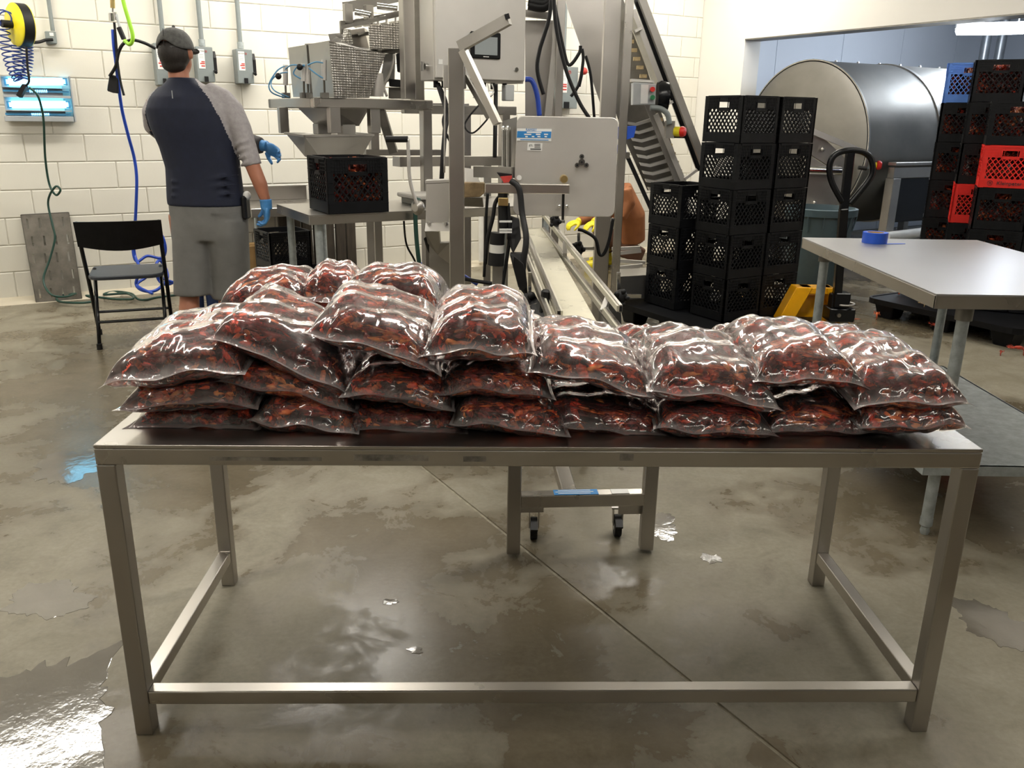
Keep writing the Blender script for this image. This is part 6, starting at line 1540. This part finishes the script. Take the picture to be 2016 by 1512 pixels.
# body
hc = at(349, 104, YM+.02); kx = at(378, 600, YM).x; kx2 = at(446, 600, YM).x
body = MB()
loft(body, [sec(430, 345, 478, YM, .1), sec(400, 345, 474, YM, .105), sec(350, 342, 464, YM, .1), sec(300, 330, 456, YM, .105), sec(250, 314, 450, YM, .11), sec(205, 312, 438, YM, .1), sec(183, 326, 408, YM, .07), sec(168, 336, 380, YM, .055)])
body.tube([at(356, 175, YM), at(352, 150, YM+.01), at(350, 125, YM+.03)], [.06, .054, .056], 16)
Rm, axm = head(body, hc, -.16, 1.0)
for x_, Yk in ((kx, YM-.02), (kx2, YM+.05)):
    hp = Vector((x_+(.01 if x_ == kx else -.01), YM, .88))
    body.tube([hp, Vector((x_, Yk+.02, .52)), Vector((x_, Yk-.0, .42)), Vector((x_, Yk-.04, .3)), Vector((x_, Yk-.03, .12)), Vector((x_, Yk-.02, .05))], [.088, .064, .054, .06, .037, .04], 16)
    foot(body, x_, Yk)
RA = [at(438, 208, YM), at(470, 252, YM-.03), at(494, 318, YM-.05), at(512, 362, YM-.06), at(524, 398, YM-.06)]
body.tube(RA, [.045, .044, .042, .04, .027], 14)
LA = [at(308, 200, YM), at(304, 245, YM+.06), at(318, 262, YM+.3), at(345, 250, YM+.46)]
body.tube(LA, [.055, .048, .04, .028], 14)
solid(body, 'body', M['skin'], man, .012, 3)
face_bits(Rm, axm, man)
# shirt: torso and sleeves in one cloth shell
sh_ = MB()
loft(sh_, [sec(404, 333, 484, YM, .132), sec(392, 331, 482, YM, .128), sec(370, 330, 477, YM, .122), sec(330, 328, 472, YM, .12), sec(290, 316, 468, YM, .125), sec(250, 298, 466, YM, .135), sec(215, 290, 462, YM, .135), sec(192, 298, 448, YM, .118), sec(176, 314, 425, YM, .09), sec(162, 328, 394, YM, .072), sec(153, 333, 384, YM, .062)])
sh_.tube([at(405, 178, YM), at(436, 196, YM), at(456, 218, YM-.01), at(474, 254, YM-.03), at(490, 300, YM-.045), at(499, 326, YM-.05)], [.05, .064, .066, .058, .05, .047], 16)
sh_.tube([at(330, 182, YM), at(314, 200, YM), at(302, 222, YM+.02), at(303, 247, YM+.08), at(318, 262, YM+.28)], [.05, .06, .06, .056, .05], 14)
RL = [at(*p, YM) for p in ((380, 150), (402, 172), (424, 195), (446, 235), (462, 280), (471, 315), (474, 420))]
LL = [at(*p, YM) for p in ((322, 150), (309, 178), (297, 200), (291, 222), (289, 260), (287, 420))]
def interp(L, z):
    for a, b in zip(L, L[1:]):
        if a.z >= z >= b.z: t = (a.z-z)/(a.z-b.z+1e-9); return a.x+(b.x-a.x)*t
    return L[0].x if z > L[0].z else L[-1].x
def raglan(p):
    if p.z < at(400, 330, YM).z: return 0
    if p.x > interp(RL, p.z): return 1
    if p.x < interp(LL, p.z)+.0: return 1
    return 0
low = at(470, 330, YM)
def paint_shirt(p):
    if p.x > at(476, 300, YM).x and p.z > at(500, 345, YM).z and p.x > interp(RL, p.z): return 1
    return raglan(p)
# soft horizontal folds above the hem
for k, (y, am) in enumerate(((352, 3), (366, 4), (380, 3))):
    a, b = at(336, y+6, YM-.105), at(470, y-8+k*4, YM-.105); sh_.tube([a, a.lerp(b, .4)+Vector((0, -.006, -.01)), b], [.004, .012, .005], 8)
for k in range(4):
    c1 = at(481+k*4, 282+k*13, YM-.045); sh_.ring(c1, (RA[2]-RA[1]), .052, .007, 16, 6)
solid(sh_, 'shirt', M['navy'], man, .0085, 3, paint=paint_shirt, mats=[M['navy'], M['heather']])
cl = MB(); cl.lathe([(.057, 0), (.068, .0), (.064, .035), (.058, .037)], at(355, 167, YM)+Vector((0, .0, -.008)), (0, .12, 1), 24); cl.build('collar', M['navy'], man, auto=50)
m = MB(); m.box(at(339, 186, YM-.145), (.004, .002, .04)); m.build('reflective_tick', M['greylite'], man)
# shorts
so = MB()
loft(so, [sec(470, 340, 486, YM, .118), sec(440, 338, 486, YM, .128), sec(398, 334, 482, YM, .124)])
for x0, x1, yb, dy in ((346, 418, 578, -.01), (421, 490, 586, .04)):
    loft(so, [sec(yb, x0-1, x1+1, YM+dy, .112), sec(yb-20, x0-1, x1, YM+dy, .11), sec(520, x0-2, x1, YM+dy*.6, .112), sec(460, x0-4 if x0 < 400 else x0-10, x1+6 if x0 < 400 else x1-3, YM, .118), sec(430, x0-5 if x0 < 400 else x0-20, x1+15 if x0 < 400 else x1-4, YM, .118)])
solid(so, 'shorts', M['shorts'], man, .0095, 4)
m = MB(); m.box(at(436, 420, YM-.131), (.12, .003, .005), .0); m.build('pocket_seam', M['shorts'], man)
m = MB(); m.box(at(484, 408, YM-.02), (.03, .08, .13)); m.build('holster', M['black'], man, bevel=.01)
m = MB(); m.ell(at(486, 385, YM-.02), (.022, .03, .025), 10, 8); m.build('cloth_tuft', M['white'], man, smooth=True)
# hair below the cap, cap dome, strap and peak
hm = MB(); hm.ell(Rm(0, -.034, -.005), (.079, .09, .088), 20, 14, axm); hm.ell(Rm(0, -.045, -.06), (.066, .058, .045), 18, 10, axm); solid(hm, 'hair', M['hair'], man, .007, 2)
cpv = MB(); n = 28; vs = []
for i in range(9):
    ph = i/8*math.pi/2*1.0; 
    for k in range(n):
        a = 2*math.pi*k/n; r = math.cos(ph); front = math.sin(a)
        base = .016 if front > -.3 else .016+.045*max(0, -front-.3)*1.3*(math.exp(-(math.cos(a)*1.8)**2))
        z = base+.088*math.sin(ph)**.9
        vs.append(Rm(.088*math.sqrt(max(0, 1-(i/8)**2.1))*math.cos(a), -.014+.107*math.sqrt(max(0, 1-(i/8)**2.1))*math.sin(a), base+(.124-base)*(i/8)))
cpv.add(vs, [(i*n+k, i*n+(k+1) % n, (i+1)*n+(k+1) % n, (i+1)*n+k) for i in range(8) for k in range(n)])
cap_ = cpv.build('cap', M['cap'], man, smooth=True); sd = cap_.modifiers.new('s', 'SOLIDIFY'); sd.thickness = .003; sd.offset = 1
m = MB(); m.ell(Rm(0, -.012, .128), .009, 8, 6); m.build('cap_button', M['cap'], cap_, smooth=True)
m = MB(); P = [Rm(.085*math.cos(a), .06+.085*math.sin(a), .02-.02*math.sin(a)) for a in [math.pi*k/10 for k in range(11)]]; m.prism(P, (0, 0, .004)); m.build('cap_peak', M['cap'], man)
m = MB(); m.tube([Rm(.0, -.124+.001*k, .026+.012*k) for k in range(8)], .0018, 5); m.build('cap_seam', M['black'], cap_)
m = MB(); m.tube([Rm(-.07, -.07, .03), Rm(-.03, -.108, .022), Rm(.03, -.108, .022), Rm(.07, -.07, .03)], .006, 6); m.build('cap_strap', M['cap'], man)
for q in (-1, 1):
    m = MB(); m.bar(Rm(q*.086, .0, .012), Rm(q*.074, .095, .014), .004, .008); m.build('glasses_temple', M['black'], man)
# gloves
hg = MB(); hand(hg, at(524, 400, YM-.06), at(527, 450, YM-.05)-at(524, 398, YM-.06), (.35, -1, 0), 1.02, 1.0, .12, n=(-.9, -.35, 0)); hg.tube([at(523, 392, YM-.06), at(525, 412, YM-.06)], [.034, .031], 14)
solid(hg, 'glove', M['glove'], man, .0042, 2)
hg = MB(); hand(hg, LA[3], (.5, .8, -.05), (0, 0, 1), .98, .6, .15); hg.tube([LA[3]-(LA[3]-LA[2]).normalized()*.04, LA[3]+(LA[3]-LA[2]).normalized()*.01], [.033, .03], 12)
solid(hg, 'glove', M['glove'], man, .0045, 2)
# second worker, hidden behind the first except an arm
YP = 5.55; w2 = thing('person', 'worker in charcoal sleeves mostly hidden behind the man, blue glove reaching out', 'person', (at(395, 400, YP).x, YP, 0))
M['charcoal'] = plain('charcoal_cloth', (.05, .045, .048), .8, 0, .15, 30); M['jeans'] = plain('blue_denim', (.02, .04, .12), .8, 0, .2, 40)
b2 = MB()
def S2(y, xl, xr, ry): return sec(y, xl, xr, YP, ry)
loft(b2, [S2(410, 362, 432, .1), S2(340, 358, 436, .1), S2(290, 350, 444, .105), S2(250, 348, 448, .1), S2(236, 366, 428, .08)])
hc2 = at(386, 213, YP); b2.tube([at(394, 258, YP), at(388, 225, YP)], .05, 14); R2, ax2 = head(b2, hc2, -.6, .95)
x1_, x2_ = at(378, 560, YP).x, at(424, 560, YP).x
for x_ in (x1_, x2_):
    b2.tube([Vector((x_, YP, .85)), Vector((x_, YP, .48)), Vector((x_, YP-.01, .3)), Vector((x_, YP-.01, .08))], [.075, .055, .052, .038], 14)
A2 = [at(440, 255, YP), at(470, 272, YP-.06), at(500, 285, YP-.1), at(521, 287, YP-.12)]
b2.tube(A2, [.05, .045, .038, .028], 12); A3 = [at(354, 255, YP), at(352, 300, YP+.08), at(372, 315, YP+.28)]; b2.tube(A3, [.05, .042, .03], 12)
solid(b2, 'body', M['skin'], w2, .013, 3); face_bits(R2, ax2, w2, .95)
s2 = MB(); loft(s2, [S2(412, 355, 438, .12), S2(340, 352, 441, .115), S2(290, 346, 449, .12), S2(252, 345, 451, .115), S2(238, 362, 432, .09)])
s2.tube([A2[0], A2[1], A2[2], A2[3]-(A2[3]-A2[2])*.25], [.062, .06, .06, .05], 14); s2.tube(A3, [.06, .052, .042], 12)
solid(s2, 'work_shirt', M['charcoal'], w2, .01, 3)
t2 = MB(); loft(t2, [S2(440, 358, 438, .12), S2(405, 358, 436, .115)])
for x_ in (x1_, x2_): t2.tube([Vector((x_, YP, .84)), Vector((x_, YP, .45)), Vector((x_, YP, .1))], [.092, .075, .065], 14); 
solid(t2, 'jeans', M['jeans'], w2, .011, 3)
f2 = MB(); foot(f2, x1_, YP); foot(f2, x2_, YP)
for x_ in (x1_, x2_): q = MB(); foot(q, x_, YP, 1.1); q.tube([Vector((x_, YP-.02, .04)), Vector((x_, YP-.02, .13))], .05, 12); solid(q, 'boot', M['shoe'], w2, .01, 2)
h2 = MB(); h2.ell(R2(0, -.03, .035), (.08, .09, .078), 18, 12, ax2); solid(h2, 'hair', M['hair'], w2, .008, 2)
g2 = MB(); hand(g2, A2[3], at(545, 300, YP-.14)-A2[3], (0, -.4, 1), 1.05, .75, .2, n=(.3, -.2, -1)); g2.tube([A2[3]-(A2[3]-A2[2]).normalized()*.03, A2[3]+(A2[3]-A2[2]).normalized()*.02], [.036, .032], 12)
solid(g2, 'glove', M['glove'], w2, .0045, 2)
# crouching worker behind the nameplate box
YC = 8.35; w3 = thing('person', 'crouching worker in a rust brown shirt and yellow gloves behind the machines', 'person', (at(1225, 500, YC).x, YC, 0))
M['rustcloth'] = plain('rust_brown_cloth', (.32, .12, .045), .8, 0, .15, 8); M['browncloth'] = plain('dark_brown_trousers', (.13, .06, .035), .8, 0, .2, 8)
hp = at(1238, 478, YC); shd = at(1216, 372, YC-.1); hd = at(1192, 338, YC-.15)
b3 = MB(); b3.tube([hp, hp.lerp(shd, .5)+Vector((.05, 0, 0)), shd], [.13, .12, .12], 16); b3.tube([shd, hd], [.06, .05], 12); R3_, ax3 = head(b3, hd, 1.3, .95)
kn = [at(1172, 452, YC-.1), at(1180, 455, YC+.15)]; ft_ = [Vector((kn[0].x+.08, YC-.1, .05)), Vector((kn[1].x+.08, YC+.15, .05))]
for a, b in zip(kn, ft_): b3.tube([hp, a, Vector((b.x, b.y, .1))], [.09, .06, .04], 14)
ar = [at(1212, 380, YC-.28), at(1200, 420, YC-.36), at(1172, 436, YC-.42)]; b3.tube(ar, [.05, .042, .03], 12); ar2 = [at(1206, 378, YC+.05), at(1180, 425, YC), at(1140, 436, YC-.1)]; b3.tube(ar2, [.05, .042, .03], 12)
solid(b3, 'body', M['skin'], w3, .016, 3); face_bits(R3_, ax3, w3, .95)
s3 = MB(); s3.tube([hp+Vector((0, 0, .03)), hp.lerp(shd, .5)+Vector((.06, 0, 0)), shd], [.16, .155, .135], 18); s3.tube(ar, [.066, .055, .045], 12); s3.tube(ar2, [.066, .055, .045], 12)
s3.tube([at(1230, 372, YC-.3), at(1236, 400, YC-.3), at(1222, 430, YC-.34)], [.07, .075, .055], 12)
solid(s3, 'work_shirt', M['rustcloth'], w3, .013, 3)
t3 = MB(); t3.tube([hp+Vector((.03, 0, 0)), hp+Vector((-.03, 0, -.14))], [.16, .17], 16)
for a, b in zip(kn, ft_): t3.tube([hp+Vector((0, 0, -.05)), a, Vector((b.x, b.y, .12))], [.12, .085, .07], 14)
solid(t3, 'trousers', M['browncloth'], w3, .014, 3)
for a in ft_: q = MB(); q.tube([Vector((a.x+.06, a.y, .05)), Vector((a.x-.05, a.y, .05)), Vector((a.x-.17, a.y, .04))], [.05, .055, .04], 12); q.tube([Vector((a.x, a.y, .05)), Vector((a.x, a.y, .2))], .06, 12); solid(q, 'boot', M['yellowb'], w3, .012, 2)
h3 = MB(); h3.ell(R3_(0, -.03, .03), (.08, .09, .08), 16, 10, ax3); solid(h3, 'hair', M['hair'], w3, .009, 2)
for a, d in ((ar, ar[2]-ar[1]), (ar2, ar2[2]-ar2[1])): q = MB(); hand(q, a[2], d, (0, 1, .3), 1.1, .9, .15); q.tube([a[2]-d.normalized()*.06, a[2]+d.normalized()*.02], [.045, .036], 12); solid(q, 'glove', M['yellowb'], w3, .0065, 2)
